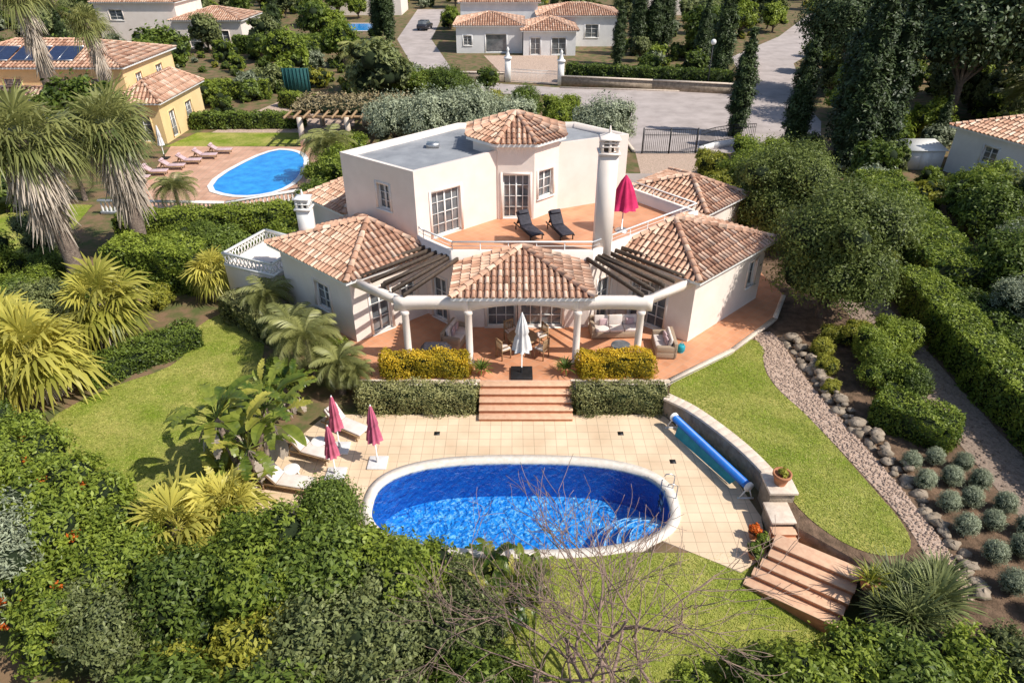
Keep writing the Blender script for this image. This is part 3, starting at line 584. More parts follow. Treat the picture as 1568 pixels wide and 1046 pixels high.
def archbeam(x0,x1,rise):
    n=12; top=[(x0+(x1-x0)*i/n,4.02) for i in range(n+1)]; bot=[(x0+(x1-x0)*i/n,3.42+rise*(1-(2*i/n-1)**2)) for i in range(n+1)]
    mb.ext(Fr(0,YB,0,0),bot+top[::-1],-.13,.13)
archbeam(-4.75,-1.78,.10); archbeam(-1.78,2.68,.28); archbeam(2.68,5.65,.10)
for sx in (-1,1):
    X=lambda x:.45+sx*x
    mb.beam((X(4.95),24.2,3.8),(X(7.2),25.9,3.8),.2,.36)
mb.build('pergola_columns_and_beams',[WALL],V_,fixn=True)
mb=MB()
for sx in (-1,1):
    X=lambda x:.45+sx*x
    for i in range(6):
        q=i/5; mb.beam((X(7.3-2.5*q),26.2-2.1*q,4.1),(X(4.3-1.5*q),28.3-1.3*q,4.35),.09,.17)
    mb.beam((X(5.7),25.0,4.2),(X(3.2),27.3,4.42),.1,.12)
mb.build('pergola_rafters',[WOOD],V_)
mb=MB(); an=[(-14.2,30.6),(-11.4,29.4),(-10.2,32),(-13,33.6)]; mb.prism(an,0,2.3); mb.build('annex',[WALL],V_)
mb=MB()
for i in range(4):
    A=an[i];B=an[(i+1)%4]; f=wallframe(A,B); n=int(f.len/.22)
    mb.lb(f,0,f.len,-.1,0.03,2.9,3.0); mb.lb(f,0,f.len,-.1,0.03,2.28,2.4)
    for q in range(n):
        a=q*f.len/n; b=(q+1)*f.len/n; mb.beam(f.p(a,-.03,2.38),f.p(b,-.03,2.92),.04,.04); mb.beam(f.p(b,-.05,2.38),f.p(a,-.05,2.92),.04,.04)
mb.build('lattice_balustrade',[WHITE],V_)
mb=MB()
for x in (-2.0,-.8,2.75): mb.box(x-.07,x+.07,26.95,27.08,2.75,3.0)
mb.build('wall_lanterns',[METAL],V_)
ter=[(-6.3,22.85),(-1.35,22.85),(2.4,22.85),(6.45,22.85),(9.7,25.2),(12.4,27.9),(13.6,30.2),(13.0,34.6),(10,36),(-8.2,34),(-8.3,27),(-7.2,24.6)]
mb=MB(); mb.prism(ter,-.3,T,0,mside=1); mb.build('patio_terrace',[TERR,WALL])
mb=MB(); mb.prism([(-6.35,22.78),(-1.3,22.78),(-1.3,22.9),(-6.35,22.9)],T-.1,T+.02,0); mb.prism([(2.4,22.78),(6.5,22.78),(6.5,22.9),(2.4,22.9)],T-.1,T+.02,0)
for a,b in zip(ter[3:6],ter[4:7]): mb.beam((*a,T-.02),(*b,T-.02),.22,.08)
mb.build('terrace_edging',[COPE])
st=MB()
for i in range(5):
    z=T-.17*i-.01; y=22.85-.32*i
    st.box(-1.3,2.4,y-.32,22.84,-.02,z-.05,1); st.box(-1.32,2.42,y-.36,y+.0,z-.05,z-.004,0)
st.build('garden_steps',[TREAD,STEPT],bevel=.012)
mb=MB(); mb.box(-6.3,-1.36,22.7,22.82,0,.75); mb.box(2.46,6.3,22.7,22.82,0,.75); mb.build('planter_wall',[WALL])
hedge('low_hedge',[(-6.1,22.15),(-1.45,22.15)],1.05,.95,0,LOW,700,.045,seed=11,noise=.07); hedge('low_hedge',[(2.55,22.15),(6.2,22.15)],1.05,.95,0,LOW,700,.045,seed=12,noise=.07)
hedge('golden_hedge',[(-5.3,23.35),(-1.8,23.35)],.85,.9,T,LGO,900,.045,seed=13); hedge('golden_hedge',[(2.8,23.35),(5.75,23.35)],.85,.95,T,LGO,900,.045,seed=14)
rwp=[(6.1,21.75),(6.95,21.0),(7.85,19.55),(8.45,18.35),(8.85,17.15)]
mb=MB()
def dens(p,it=2):
    p=[np.array(q,float) for q in p]
    for _ in range(it):
        q=[p[0]]
        for a,b in zip(p[:-1],p[1:]): q+=[a*.75+b*.25,a*.25+b*.75]
        p=q+[p[-1]]
    return p
cv=dens(rwp)
for a,b in zip(cv[:-1],cv[1:]):
    mb.beam((*a,.35),(*b,.35),.30,.86,1); mb.beam((*a,.83),(*b,.83),.46,.10,0)
mb.box(8.45,9.25,16.25,17.1,-.1,.98,1); mb.box(8.38,9.32,16.18,17.17,.98,1.08,0)
mb.box(8.3,9.0,15.4,16.2,-.1,.55,1); mb.box(8.25,9.05,15.33,16.24,.55,.64,0)
mb.build('retaining_wall',[COPE,STONE],bevel=.01)
mb=MB()
for i in range(3):
    z=.51-.15*i; mb.box(8.23,8.95,15.3-.3*(i+1),15.3-.3*i,-.3,z-.04,1); mb.box(8.2,8.97,15.3-.3*(i+1)-.03,15.3-.3*i,z-.04,z,0)
fs=Fr(8.1,14.45,0,math.atan2(-1.15,1.75))
mb.lb(fs,-.1,2.35,0,.5,-1.2,.545,1); mb.lb(fs,-.12,2.37,-.03,.52,.545,.60,0)
for i in range(4):
    z=.44-.16*i; mb.lb(fs,-.1-.12*i,2.35-.05*i,-.34*(i+1),-.34*i,-1.2,z-.05,1); mb.lb(fs,-.12-.12*i,2.37-.05*i,-.34*(i+1)-.03,-.34*i,z-.05,z,0)
mb.build('lawn_steps',[TREAD,STEPT],bevel=.012)
ro=Emp('pool_cover_roller'); mb=MB(); p0=np.array([6.3,20.75,.55]);p1=np.array([8.0,17.1,.55]); mb.tube([p0,p1],[.15,.15],16,0); mb.build('blue_roll',[BLUE],ro)
mb=MB()
for p in (p0,p1):
    d=(p1-p0)/np.linalg.norm(p1-p0); q=p+d*(.08 if p is p1 else -.08); mb.tube([q-d*.04,q+d*.04],[.18,.18],14,0); mb.beam(q,(q[0]-.25,q[1],.02),.04,.04); mb.beam(q,(q[0]+.2,q[1],.02),.04,.04); mb.beam((q[0]-.3,q[1],.03),(q[0]+.25,q[1],.03),.05,.05)
mb.build('stands',[WHITE],ro)
mb=MB(); sl=[(p0[0]+.12,p0[1]-.2,.5),(p1[0]-.05,p1[1]+.5,.5),(p1[0]-.35,p1[1]+.6,.02),(p0[0]-.05,p0[1]-.4,.02)]; mb.add(sl,[[0,1,2,3]]); mb.build('cover_tail',[TURQ],ro)
# ---------------------------------------------------------------- furniture
def parasol_closed(name,x,y,z,h,mat,r=.2,tip=.1):
    e=Emp(name,(x,y,z)); mb=MB(); mb.tube([(0,0,0),(0,0,h+.08)],[.025,.025],8); mb.build('pole',[WHITE],e)
    mb=MB(); mb.lathe([(r*1.1,h*.42),(r*1.0,h*.5),(r*.8,h*.62),(r*.62,h*.68),(r*.75,h*.72),(r*.5,h*.86),(.04,h),(.02,h+.04)],(0,0,0),32,pleat=.28,np_=8); mb.build('folded_canopy',[mat],e,smooth=True)
    mb=MB(); mb.box(-.35,.35,-.35,.35,0,.07); mb.lathe([(.05,.07),(.05,.35)],(0,0,0),8); mb.build('base',[CREAM if mat is not CREAM else METAL],e,bevel=.02); return e
parasol_closed('parasol',-6.3,18.2,0,2.2,PINK); parasol_closed('parasol',-4.9,18.8,0,2.6,PINK,.22); parasol_closed('parasol',-6.45,19.6,0,2.4,PINK)
c_=parasol_closed('parasol',.4,23.3,T,2.85,CREAM,.3)
mb=MB(); mb.box(-.45,.45,-.45,.45,.005,.1); mb.build('base_slab',[METAL],c_,bevel=.02)
e=Emp('parasol',(5.25,30.6,F2)); mb=MB(); mb.tube([(0,0,0),(0,0,2.7)],[.028,.028],8); mb.lathe([(.3,0),(.3,.06),(.05,.08)],(0,0,0),16); mb.build('pole',[ALU],e)
mb=MB(); mb.lathe([(.62,1.15),(.52,1.5),(.38,2.0),(.2,2.45),(.03,2.72)],(0,0,0),32,pleat=.16,np_=8); mb.build('half_open_canopy',[RED],e)
def lounger(name,x,y,z,ang,fab,frame,back=38,cush=True):
    e=Emp(name,(x,y,z)); e.rotation_euler=(0,0,ang); mb=MB(); f=Fr(0,0)
    for n in (-.33,.29): mb.lb(f,0,1.95,n,n+.04,.24,.30)
    for s_ in (.15,1.7):
        for n in (-.33,.29): mb.lb(f,s_,s_+.05,n,n+.04,0,.24)
    for i in range(12): mb.lb(f,.04+i*.1,.1+i*.1,-.29,.29,.28,.3)
    b=radians(back); c,s=cos(b),sin(b); mb.ext(f,[(1.24,.29),(1.24+.75*c,.29+.75*s),(1.22+.75*c,.33+.75*s),(1.22,.33)],-.31,.31); mb.beam((1.24+.5*c,0,.29+.5*s),(1.8,0,.26),.5,.03)
    mb.build('frame',[frame],e)
    if cush:
        mb=MB(); mb.ext(f,[(0,.305),(1.24,.305),(1.2,.38),(0,.38)],-.3,.3); mb.ext(f,[(1.235,.335),(1.22+.74*c,.335+.74*s),(1.17+.74*c,.41+.74*s),(1.19,.40)],-.3,.3); mb.ext(f,[(1.2+.5*c,.4+.55*s),(1.2+.7*c,.40+.72*s),(1.12+.7*c,.48+.72*s),(1.12+.5*c,.46+.55*s)],-.25,.25); mb.build('cushion',[fab],e,bevel=.025,fixn=True)
    return e
for (x,y,a) in ((-5.6,20.2,150),(-6.5,18.9,160),(-6.9,17.4,168)): lounger('sun_lounger',x,y,0,radians(a),CUSH,TEAK,48)
lounger('sun_lounger',1.2,29.3,F2,radians(115),DARKF,METAL,48); lounger('sun_lounger',2.6,29.3,F2,radians(110),DARKF,METAL,48)
def side_table(name,x,y,z,r,h,top,leg):
    e=Emp(name,(x,y,z)); mb=MB(); mb.lathe([(r,h-.04),(r,h)],(0,0,0),24); mb.build('top',[top],e,bevel=.01); mb=MB()
    for i in range(4): t=pi/4+i*pi/2; mb.tube([(r*.8*cos(t),r*.8*sin(t),0),(r*.5*cos(t),r*.5*sin(t),h-.04)],[.025,.025],6)
    mb.build('legs',[leg],e); return e
side_table('side_table',-7.2,19.6,0,.28,.4,WHITE,WHITE); side_table('side_table',-7.8,18.1,0,.28,.4,WHITE,WHITE); side_table('dining_table',.45,25.1,T,.65,.74,TEAK,TEAK); side_table('coffee_table',4.7,24.9,T,.42,.42,GLASS,METAL)
def chair(name,x,y,z,ang):
    e=Emp(name,(x,y,z)); e.rotation_euler=(0,0,ang); mb=MB(); f=Fr(0,0)
    for s_ in (-.24,.2):
        for n in (-.24,.2): mb.lb(f,s_,s_+.04,n,n+.04,0,.44 if s_>0 else .95)
    mb.lb(f,-.24,.24,-.24,.24,.44,.47)
    for i in range(5): mb.lb(f,-.235,-.215,-.18+i*.085,-.13+i*.085,.48,.9)
    mb.lb(f,-.25,-.2,-.24,.24,.9,.97)
    for n in (-.25,.22): mb.lb(f,-.24,.24,n,n+.03,.65,.68)
    mb.build('wooden_frame',[TEAK],e); mb=MB(); mb.lb(f,-.2,.24,-.21,.21,.471,.53); mb.build('seat_pad',[CUSH],e,bevel=.02)
for a in (35,120,215,325): t=radians(a); chair('dining_chair',.45+1.0*cos(t),25.1+.95*sin(t),T,t+pi)
def sofa(name,x,y,z,ang,L,nseat):
    e=Emp(name,(x,y,z)); e.rotation_euler=(0,0,ang); mb=MB(); f=Fr(0,0)
    mb.lb(f,0,L,0,.85,.05,.33); mb.ext(Fr(0,0,0,0),[(0,.05),(L,.05),(L,.78),(0,.78)],.72,.88); mb.lb(f,0,.16,0,.86,.33,.62); mb.lb(f,L-.16,L,0,.86,.33,.62); mb.build('wicker_frame',[WICK],e,bevel=.03,fixn=True)
    mb=MB(); w_=(L-.34)/nseat
    for i in range(nseat): mb.lb(f,.17+i*w_+.01,.17+(i+1)*w_-.01,.02,.7,.335,.47); mb.ext(Fr(.17+i*w_+.01,.5,0,pi/2),[(0,.475),(.14,.475),(.21,.88),(.1,.9)],-(w_-.02),0)
    mb.build('cushions',[CUSH],e,bevel=.04,fixn=True)
    mb=MB()
    for i in range(2): mb.lb(Fr(.4+i*(L-1.1),.4,0,.15),0,.38,0,.1,.48,.8)
    mb.build('scatter_pillow',[CUSHP],e,bevel=.04)
sofa('wicker_sofa',3.55,26.0,T,radians(3),2.3,3); sofa('wicker_sofa',6.2,25.9,T,radians(-92),1.5,2); sofa('wicker_sofa',-2.3,25.0,T,radians(72),1.5,2)
e=Emp('covered_barbecue',(-3.2,24.0,T)); mb=MB(); mb.ext(Fr(0,0),[(-.65,.05),(.65,.05),(.68,.7),(.45,.98),(-.45,.98),(-.68,.7)],-.3,.3); mb.build('cover',[DARKF],e,bevel=.06,fixn=True); mb=MB()
for s_ in (-.5,.5): mb.tube([(s_,-.25,.08),(s_,.25,.08)],[.08,.08],10)
mb.build('wheels',[METAL],e)
def potted(name,x,y,z,r,h,leafm,lr=.5,kind=0,seed=1):
    e=Emp(name,(x,y,z)); mb=MB(); mb.lathe([(r*.65,0),(r*.95,h*.75),(r*1.1,h*.8),(r*1.1,h),(r*.9,h),(r*.85,h*.85),(.01,h*.85)],(0,0,0),20); mb.build('pot',[POT],e,smooth=False)
    if kind==0: me=strapmesh('plant',lr,40,leafm,seed,.03)
    else: me=shrubmesh('plant',lr,lr*1.4,900,.06,leafm,seed,5)
    inst('plant',me,(0,0,h*.85),parent=e)
potted('potted_plant',-1.25,23.25,T,.22,.38,LG,.5); potted('potted_plant',2.2,23.3,T,.22,.38,LG,.55); potted('potted_plant',8.85,16.65,1.08,.28,.45,LY,.15,1)
potted('potted_plant',7.9,14.9,0,.17,.28,LB,.22,1); potted('potted_plant',7.75,15.3,.0,.17,.28,LF,.2,1); potted('potted_plant',10.2,12.9,.6,.25,.4,LY,.6,0); potted('potted_plant',7.5,14.5,0,.16,.26,LG,.25,1)
e=Emp('teal_beach_bag',(7.35,25.0,T)); mb=MB(); mb.lathe([(.12,0),(.17,.1),(.17,.3),(.12,.36)],(0,0,0),14); mb.tube([(-.12,0,.34),(0,0,.52),(.12,0,.34)],[.015,.015,.015],6); mb.build('bag',[TURQ],e)
# ---------------------------------------------------------------- plant prototypes
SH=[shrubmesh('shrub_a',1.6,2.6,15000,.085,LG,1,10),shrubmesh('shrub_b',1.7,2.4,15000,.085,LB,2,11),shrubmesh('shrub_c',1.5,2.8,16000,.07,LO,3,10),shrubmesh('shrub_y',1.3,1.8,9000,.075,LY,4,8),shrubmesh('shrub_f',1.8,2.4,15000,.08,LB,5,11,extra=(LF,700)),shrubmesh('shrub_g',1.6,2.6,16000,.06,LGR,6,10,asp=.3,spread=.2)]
FAR=[shrubmesh('far_a',1.6,2.6,2600,.17,LG,1,9),shrubmesh('far_b',1.7,2.4,2600,.17,LB,2,10),shrubmesh('far_c',1.5,2.8,2600,.17,LO,3,9),shrubmesh('far_y',1.3,1.8,1800,.15,LY,4,8),shrubmesh('far_g',1.6,2.6,2600,.15,LGR,6,9),
 treemesh('fartree_a',2.9,6.0,1.2,5000,.24,LO,21,12,.68),treemesh('fartree_b',2.6,5.6,1.2,5000,.22,LG,22,11,.68),treemesh('fartree_c',2.6,4.8,1.0,5000,.2,LB,23,12,.68)]
CL=shrubmesh('clipped_ball',1,1.9,14000,.05,LG,9,0,clump=14,coresc=.86)
LV=shrubmesh('lavender_ball',.46,.78,4200,.034,LGR,10,0,asp=.22,clump=9,coresc=.86,spread=.1)
TR=[treemesh('tree_a',2.9,5.9,.4,60000,.075,LT,21,16,.74),treemesh('tree_b',2.6,5.6,1.0,30000,.10,LG,22,11,.66),treemesh('olive',2.6,4.8,1.3,20000,.10,LGR,23,12,.66),treemesh('pine',5.5,11,5,26000,.2,LC,24,14,.5,.3)]
CY=[cypressmesh('cyp_a',10,1.15,15000,31),cypressmesh('cyp_b',11,1.3,16000,32)]
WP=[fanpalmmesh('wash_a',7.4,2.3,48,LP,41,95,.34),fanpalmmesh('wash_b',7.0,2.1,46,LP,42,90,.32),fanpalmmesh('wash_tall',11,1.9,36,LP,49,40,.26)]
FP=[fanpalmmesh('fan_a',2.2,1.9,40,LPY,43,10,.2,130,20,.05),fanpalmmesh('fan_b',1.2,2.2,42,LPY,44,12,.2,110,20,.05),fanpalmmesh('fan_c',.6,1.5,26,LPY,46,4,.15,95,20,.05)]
FE=[featherpalmmesh('feather_a',1.3,1.6,26,LP,45),featherpalmmesh('feather_b',2.4,2.3,34,LP,46)]
BN=[bananamesh('ban_a',3.4,2.0,5,11,47),bananamesh('ban_b',1.5,1.4,5,9,48)]
AG=strapmesh('agave',1.1,210,LO,49,.032)
R_=lambda: random.uniform(0,6.28)
def put(name,me,x,y,s=1,z=None,parent=None,r=None):
    if z is None:
        z=gz(x,y); z=-.05 if z<-2 else z
    return inst(name,me,(x,y,z),R_() if r is None else r,s,parent)
random.seed(5)
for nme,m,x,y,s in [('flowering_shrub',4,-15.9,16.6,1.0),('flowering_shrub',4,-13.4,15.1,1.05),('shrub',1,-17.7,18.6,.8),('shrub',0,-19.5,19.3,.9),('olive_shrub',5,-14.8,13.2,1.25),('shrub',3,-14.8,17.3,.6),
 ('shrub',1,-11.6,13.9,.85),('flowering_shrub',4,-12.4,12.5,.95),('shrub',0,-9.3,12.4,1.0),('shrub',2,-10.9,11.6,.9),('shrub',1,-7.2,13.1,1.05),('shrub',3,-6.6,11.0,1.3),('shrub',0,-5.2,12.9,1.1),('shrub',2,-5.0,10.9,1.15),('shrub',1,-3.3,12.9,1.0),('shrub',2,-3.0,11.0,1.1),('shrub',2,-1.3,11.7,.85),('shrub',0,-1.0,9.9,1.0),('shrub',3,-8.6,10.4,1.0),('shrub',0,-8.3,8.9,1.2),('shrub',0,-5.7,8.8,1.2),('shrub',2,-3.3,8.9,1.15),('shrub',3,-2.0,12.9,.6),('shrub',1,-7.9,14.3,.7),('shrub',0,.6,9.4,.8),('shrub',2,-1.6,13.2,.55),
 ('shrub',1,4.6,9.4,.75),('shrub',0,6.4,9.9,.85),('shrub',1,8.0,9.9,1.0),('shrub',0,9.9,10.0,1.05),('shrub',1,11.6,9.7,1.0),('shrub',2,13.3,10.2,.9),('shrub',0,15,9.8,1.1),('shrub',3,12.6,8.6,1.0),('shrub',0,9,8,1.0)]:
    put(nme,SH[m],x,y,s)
put('clipped_shrub',CL,-5.7,15.3,1.18,-.1); put('clipped_shrub',CL,-14.0,9.9,.7); put('small_yellow_shrub',SH[3],-12.0,10.2,.5); put('small_yellow_shrub',SH[3],-10.9,9.6,.5)
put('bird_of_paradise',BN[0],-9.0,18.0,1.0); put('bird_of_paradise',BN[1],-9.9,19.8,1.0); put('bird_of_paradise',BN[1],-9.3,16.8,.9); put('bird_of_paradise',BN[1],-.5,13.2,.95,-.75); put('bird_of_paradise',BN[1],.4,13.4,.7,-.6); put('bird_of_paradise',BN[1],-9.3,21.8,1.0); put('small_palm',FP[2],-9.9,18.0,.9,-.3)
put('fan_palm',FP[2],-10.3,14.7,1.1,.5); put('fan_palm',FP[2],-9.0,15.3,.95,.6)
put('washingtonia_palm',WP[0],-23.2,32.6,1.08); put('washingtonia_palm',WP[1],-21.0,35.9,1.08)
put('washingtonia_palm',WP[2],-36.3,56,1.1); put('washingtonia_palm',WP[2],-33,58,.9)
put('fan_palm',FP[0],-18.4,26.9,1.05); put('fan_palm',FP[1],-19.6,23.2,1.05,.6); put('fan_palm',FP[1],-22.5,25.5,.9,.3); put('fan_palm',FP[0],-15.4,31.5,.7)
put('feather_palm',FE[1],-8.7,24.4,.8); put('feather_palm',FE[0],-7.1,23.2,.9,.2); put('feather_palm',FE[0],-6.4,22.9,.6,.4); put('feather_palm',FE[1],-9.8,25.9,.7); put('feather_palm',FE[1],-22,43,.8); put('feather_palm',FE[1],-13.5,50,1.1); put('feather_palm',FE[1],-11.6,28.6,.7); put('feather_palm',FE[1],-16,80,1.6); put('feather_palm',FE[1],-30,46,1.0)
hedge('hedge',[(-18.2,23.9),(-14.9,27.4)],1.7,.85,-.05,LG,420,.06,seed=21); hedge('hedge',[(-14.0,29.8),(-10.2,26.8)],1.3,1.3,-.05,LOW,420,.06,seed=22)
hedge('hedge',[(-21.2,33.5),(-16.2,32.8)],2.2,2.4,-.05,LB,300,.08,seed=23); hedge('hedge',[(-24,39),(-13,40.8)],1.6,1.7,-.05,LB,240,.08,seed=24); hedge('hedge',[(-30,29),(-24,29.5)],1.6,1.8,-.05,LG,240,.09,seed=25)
for x,y,m,s in [(-15.5,34.5,0,1.0),(-13,35.5,1,.9),(-12.2,37.5,3,.9),(-11,44,3,1.1),(-12.5,47,1,1.2),(-13,52,1,1.1),(-26.5,36,2,1),(-28,33,1,1),(-19.5,29.7,2,.7),(-21,30,0,.8),(-22.5,28,2,.9),(-9.2,27.2,0,.6),(-7.9,25.2,1,.5),(-9.8,23.6,1,.45),(-25,21.5,0,1.2),(-22.5,20.5,1,1.0),(-21.5,18.0,0,1.0),(-19.5,15.8,1,1.0),(-17.5,13.5,0,1),(-8.8,39,0,1.0),(-12,41,0,1.1),(-18,30.5,3,.6),(-19.5,36.5,1,.7),(-18,37.3,0,.7),(-16.6,36.8,3,.7),(-25,33.5,0,.7),(-24.5,30.8,1,.7)]: put('shrub',SH[m],x,y,s)
Z=.58
put('garden_tree',TR[0],14.8,28.4,1.03,Z); put('garden_tree',TR[0],14.9,36.5,.97,Z); put('garden_tree',TR[1],18.0,36,.7,Z)
for x,y,m,s in [(13.5,25.0,3,.45),(13.2,23.7,3,.42),(12.9,22.4,3,.3),(15.6,24.4,1,.65),(15.0,22.8,1,.6),(15.4,26.0,3,.6),(17.0,25.5,1,.6),(14.4,26.2,3,.45),(16.0,22.2,0,.5),(17.2,34.5,3,.7),(16.5,40.5,1,.8),(19,41,1,.9),(17.0,44,0,.9),(21,44,3,.8),(13.8,39,3,.7),(14.2,42.6,3,.8),(14.5,46.5,3,1.0),(16.5,47.5,1,1.1),(18,50,1,1.2),(15,50.5,3,1.1)]: put('shrub',SH[m],x,y,s,Z if y<44 else -.04)
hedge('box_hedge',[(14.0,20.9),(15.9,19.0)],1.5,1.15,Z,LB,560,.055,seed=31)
rb=random.Random(3)
lav=[(13.9,17.9),(14.8,18.1),(15.7,17.8),(13.9,16.9),(14.8,17.1),(15.7,16.9),(14.1,15.9),(15.0,16.1),(15.9,15.9),(14.1,14.9),(15.05,15.1),(15.95,14.9),(14.3,13.9),(15.3,14.0),(14.2,12.8),(15.2,12.9),(16.1,13.8),(14.6,11.8),(15.6,11.8)]
for x,y in lav: put('lavender_bush',LV,x+rb.uniform(-.06,.06),y+rb.uniform(-.06,.06),rb.uniform(.85,1.0)*(1.12 if y<14.5 else 1),Z)
for x,y,s in [(11.0,12.8,1.0),(11.9,12.5,1.1),(11.0,11.9,1.0),(12.4,13.2,.8),(10.4,12.1,.7)]: put('agave_clump',AG,x,y,s*.95,Z)
hedge('long_hedge',[(19.3,10),(19.2,22),(19.9,30.5)],1.7,1.75,Z,LB,340,.07,seed=32); hedge('long_hedge',[(22.2,30.5),(24.6,45)],2.8,1.8,Z,LB,260,.08,seed=33)
hedge('hedge',[(22.0,8),(21.8,29)],1.4,1.2,Z,LG,220,.08,seed=34)
for x,y,m,s in [(23.5,27,5,1.0),(24,23,5,1),(25,31,0,1.2),(27.5,33,5,1.2),(28,38,0,1.2),(24,19,0,1),(30,42,1,1.2),(21,36,0,.8),(20.3,33.5,3,.6)]: put('shrub',SH[m],x,y,s,Z)
put('cypress',CY[0],30,38,.6,Z)
def rockline(name,pts,z,seed):
    rr=random.Random(seed); mb=MB()
    for a,b in zip(pts[:-1],pts[1:]):
        L=math.hypot(b[0]-a[0],b[1]-a[1]); n=int(L/.26)
        for q in range(n):
            t=(q+rr.random()*.5)/n; s_=rr.uniform(.08,.25); random.seed(rr.random()); sphere(mb,(a[0]+(b[0]-a[0])*t+rr.uniform(-.18,.18),a[1]+(b[1]-a[1])*t,z+rr.uniform(-.05,.08)),(s_*1.3,s_,s_*.7),0,7,5,.3)
    mb.build(name,[STONE])
rockline('rock_edging',[(12.5,26.4),(12.5,24.5),(12.6,22.4),(13.0,20),(13.4,17.4),(13.6,14.8),(13.4,12.4)],.62,1)
rockline('rock_edging',[(12.75,26.4),(12.8,22.4),(13.3,19.6),(13.7,17.4)],.80,2)
# ---------------------------------------------------------------- bare tree
mb=MB(); rt=random.Random(11)
def branch(p,d,L,r,dep):
    pts=[p];n=4;q=p
    for i in range(n):
        d=d+np.array([rt.gauss(0,.14),rt.gauss(0,.14),rt.gauss(0,.08)+.02]); d/=np.linalg.norm(d); q=q+d*L/n; pts.append(q)
    mb.tube(pts,[max(.007,r*(1-.11*i)) for i in range(n+1)],5 if dep>3 else 3,0)
    if dep==0: return
    for i in range(rt.choice((2,3,3))):
        k=rt.choice((2,3,4)); v=np.array([rt.gauss(0,1),rt.gauss(0,1),rt.gauss(.1,.5)]); v/=np.linalg.norm(v); nd=d+v*rt.uniform(.5,.9); nd/=np.linalg.norm(nd)
        branch(pts[k],nd,L*rt.uniform(.62,.85),r*.62,dep-1)
for dx,dy in ((.15,.1),(-.4,.05),(.45,.15),(-.1,.35),(-.75,.25),(.3,.5)): branch(np.array([2.4,9.9,-1.1]),np.array([dx,dy,1.])/1.1,2.8,.07,5)
mb.build('bare_tree',[TWIG])
# ---------------------------------------------------------------- neighbouring buildings
def house(name,blocks,mat,roofz=1.1,seed=1):
    e=Emp(name); mw,mf,mg=MB(),MB(),MB()
    for bi,(poly,z1,rf,ops) in enumerate(blocks):
        polywalls(mw,mf,mg,poly,-.1,z1,ops)
        if rf=='hip':
            ea=eave(poly,z1+.05,.4)
            l0=math.dist(poly[0],poly[1]);l1=math.dist(poly[1],poly[2]); P=[np.array(p) for p in poly]
            if l0>=l1:
                h=l1/2; m1=(P[1]+P[2])/2;m0=(P[3]+P[0])/2;d=(m1-m0)/np.linalg.norm(m1-m0);r0=(*(m0+d*h),z1+roofz);r1=(*(m1-d*h),z1+roofz); rd=[[r1,r0],[r1],[r0,r1],[r0]]
            else:
                h=l0/2; m1=(P[2]+P[3])/2;m0=(P[0]+P[1])/2;d=(m1-m0)/np.linalg.norm(m1-m0);r0=(*(m0+d*h),z1+roofz);r1=(*(m1-d*h),z1+roofz); rd=[[r0],[r1,r0],[r1],[r0,r1]]
            tiled_roof('tiled_roof',ea,rd,e,pitch=.34,course=.6,seed=seed+bi)
        else: mw.add([(x,y,z1) for x,y in poly],[list(range(len(poly)))])
    mw.build('walls',[mat],e)
    if mf.n: mf.build('window_frames',[WHITE],e); mg.build('window_glass',[GLASS],e)
    return e
def rect(x0,x1,y0,y1): return [(x0,y0),(x1,y0),(x1,y1),(x0,y1)]
yh=house('yellow_house',[(rect(-50,-33.5,62,72),5.9,'hip',{0:[(2,3.2,3.8,5),(6,7.5,3.6,5),(10,11.5,3.8,5),(13.5,14.8,3.8,5)],1:[(2,3.2,3.8,5),(6,7.4,3.8,5)]}),
 (rect(-33.4,-30.2,60,69),3.4,'hip',{1:[(1.5,2.7,.1,2.3),(5,6.4,1,2.3)],0:[(.8,2.2,.1,2.3)]}),(rect(-56,-36,57,61.9),3.3,'hip',{0:[(4,6,.1,2.3),(9,11,.1,2.3),(14,17,.1,2.4)]})],WALLY,1.5,50)
mb=MB(); 
for x in (-46,-43.2,-40.4):
    mb.add([(x,62.6,6.4),(x+2.6,62.6,6.4),(x+2.6,65,7.15),(x,65,7.15)],[[0,1,2,3]])
    mb.beam((x,62.6,6.37),(x+2.6,62.6,6.37),.06,.06,1); mb.beam((x,65,7.13),(x+2.6,65,7.13),.06,.06,1); mb.beam((x+1.3,62.6,6.42),(x+1.3,65,7.17),.04,.03,1)
mb.build('solar_panels',[M('solar_cells',(.02,.03,.07),(.03,.045,.10),4,.2,spec=.7),ALU],yh)
chimney('round_chimney',-46,61,.8,3,7.8,yh)
house('garage_villa',[(rect(-8,1.5,106,115),3.6,'hip',{0:[(4.2,7.2,.1,2.5,1,1),(1,2.2,1,2.3)]}),(rect(1.6,9,104,113),3.2,'hip',{0:[(1,2.4,.1,2.3),(4,6,.1,2.3)]}),(rect(4,16,112,121),4.2,'hip',{0:[(7,9,1.2,3)]}),(rect(-8,4,117,126),5.5,'hip',{})],WALLL,1.3,60)
house('cream_house',[(rect(-62,-50,112,122),6,'hip',{0:[(2,4,3.6,5),(7,9,.2,2.4)]}),(rect(-50,-40,110,119),3.8,'hip',{0:[(2,4,.2,2.4),(6,8,.2,2.4)]})],WALL,1.4,70)
house('pale_bungalow',[([(33.8,52.5),(36.8,45.5),(46,49),(43,56)],3.4,'hip',{0:[(2.5,3.6,1.4,2.6)],3:[]})],WALLL,1.5,80)
house('distant_house',[(rect(-36,-22,150,160),5.5,'hip',{0:[(2,4,3.4,4.8),(8,10,3.4,4.8)]})],WALL,1.5,90); house('distant_house',[(rect(60,74,130,140),5.5,'hip',{0:[(2,4,3.4,4.8)]})],WALL,1.5,91); house('distant_house',[(rect(22,36,150,160),5,'hip',{0:[(2,4,3.4,4.6)]})],WALL,1.5,92)
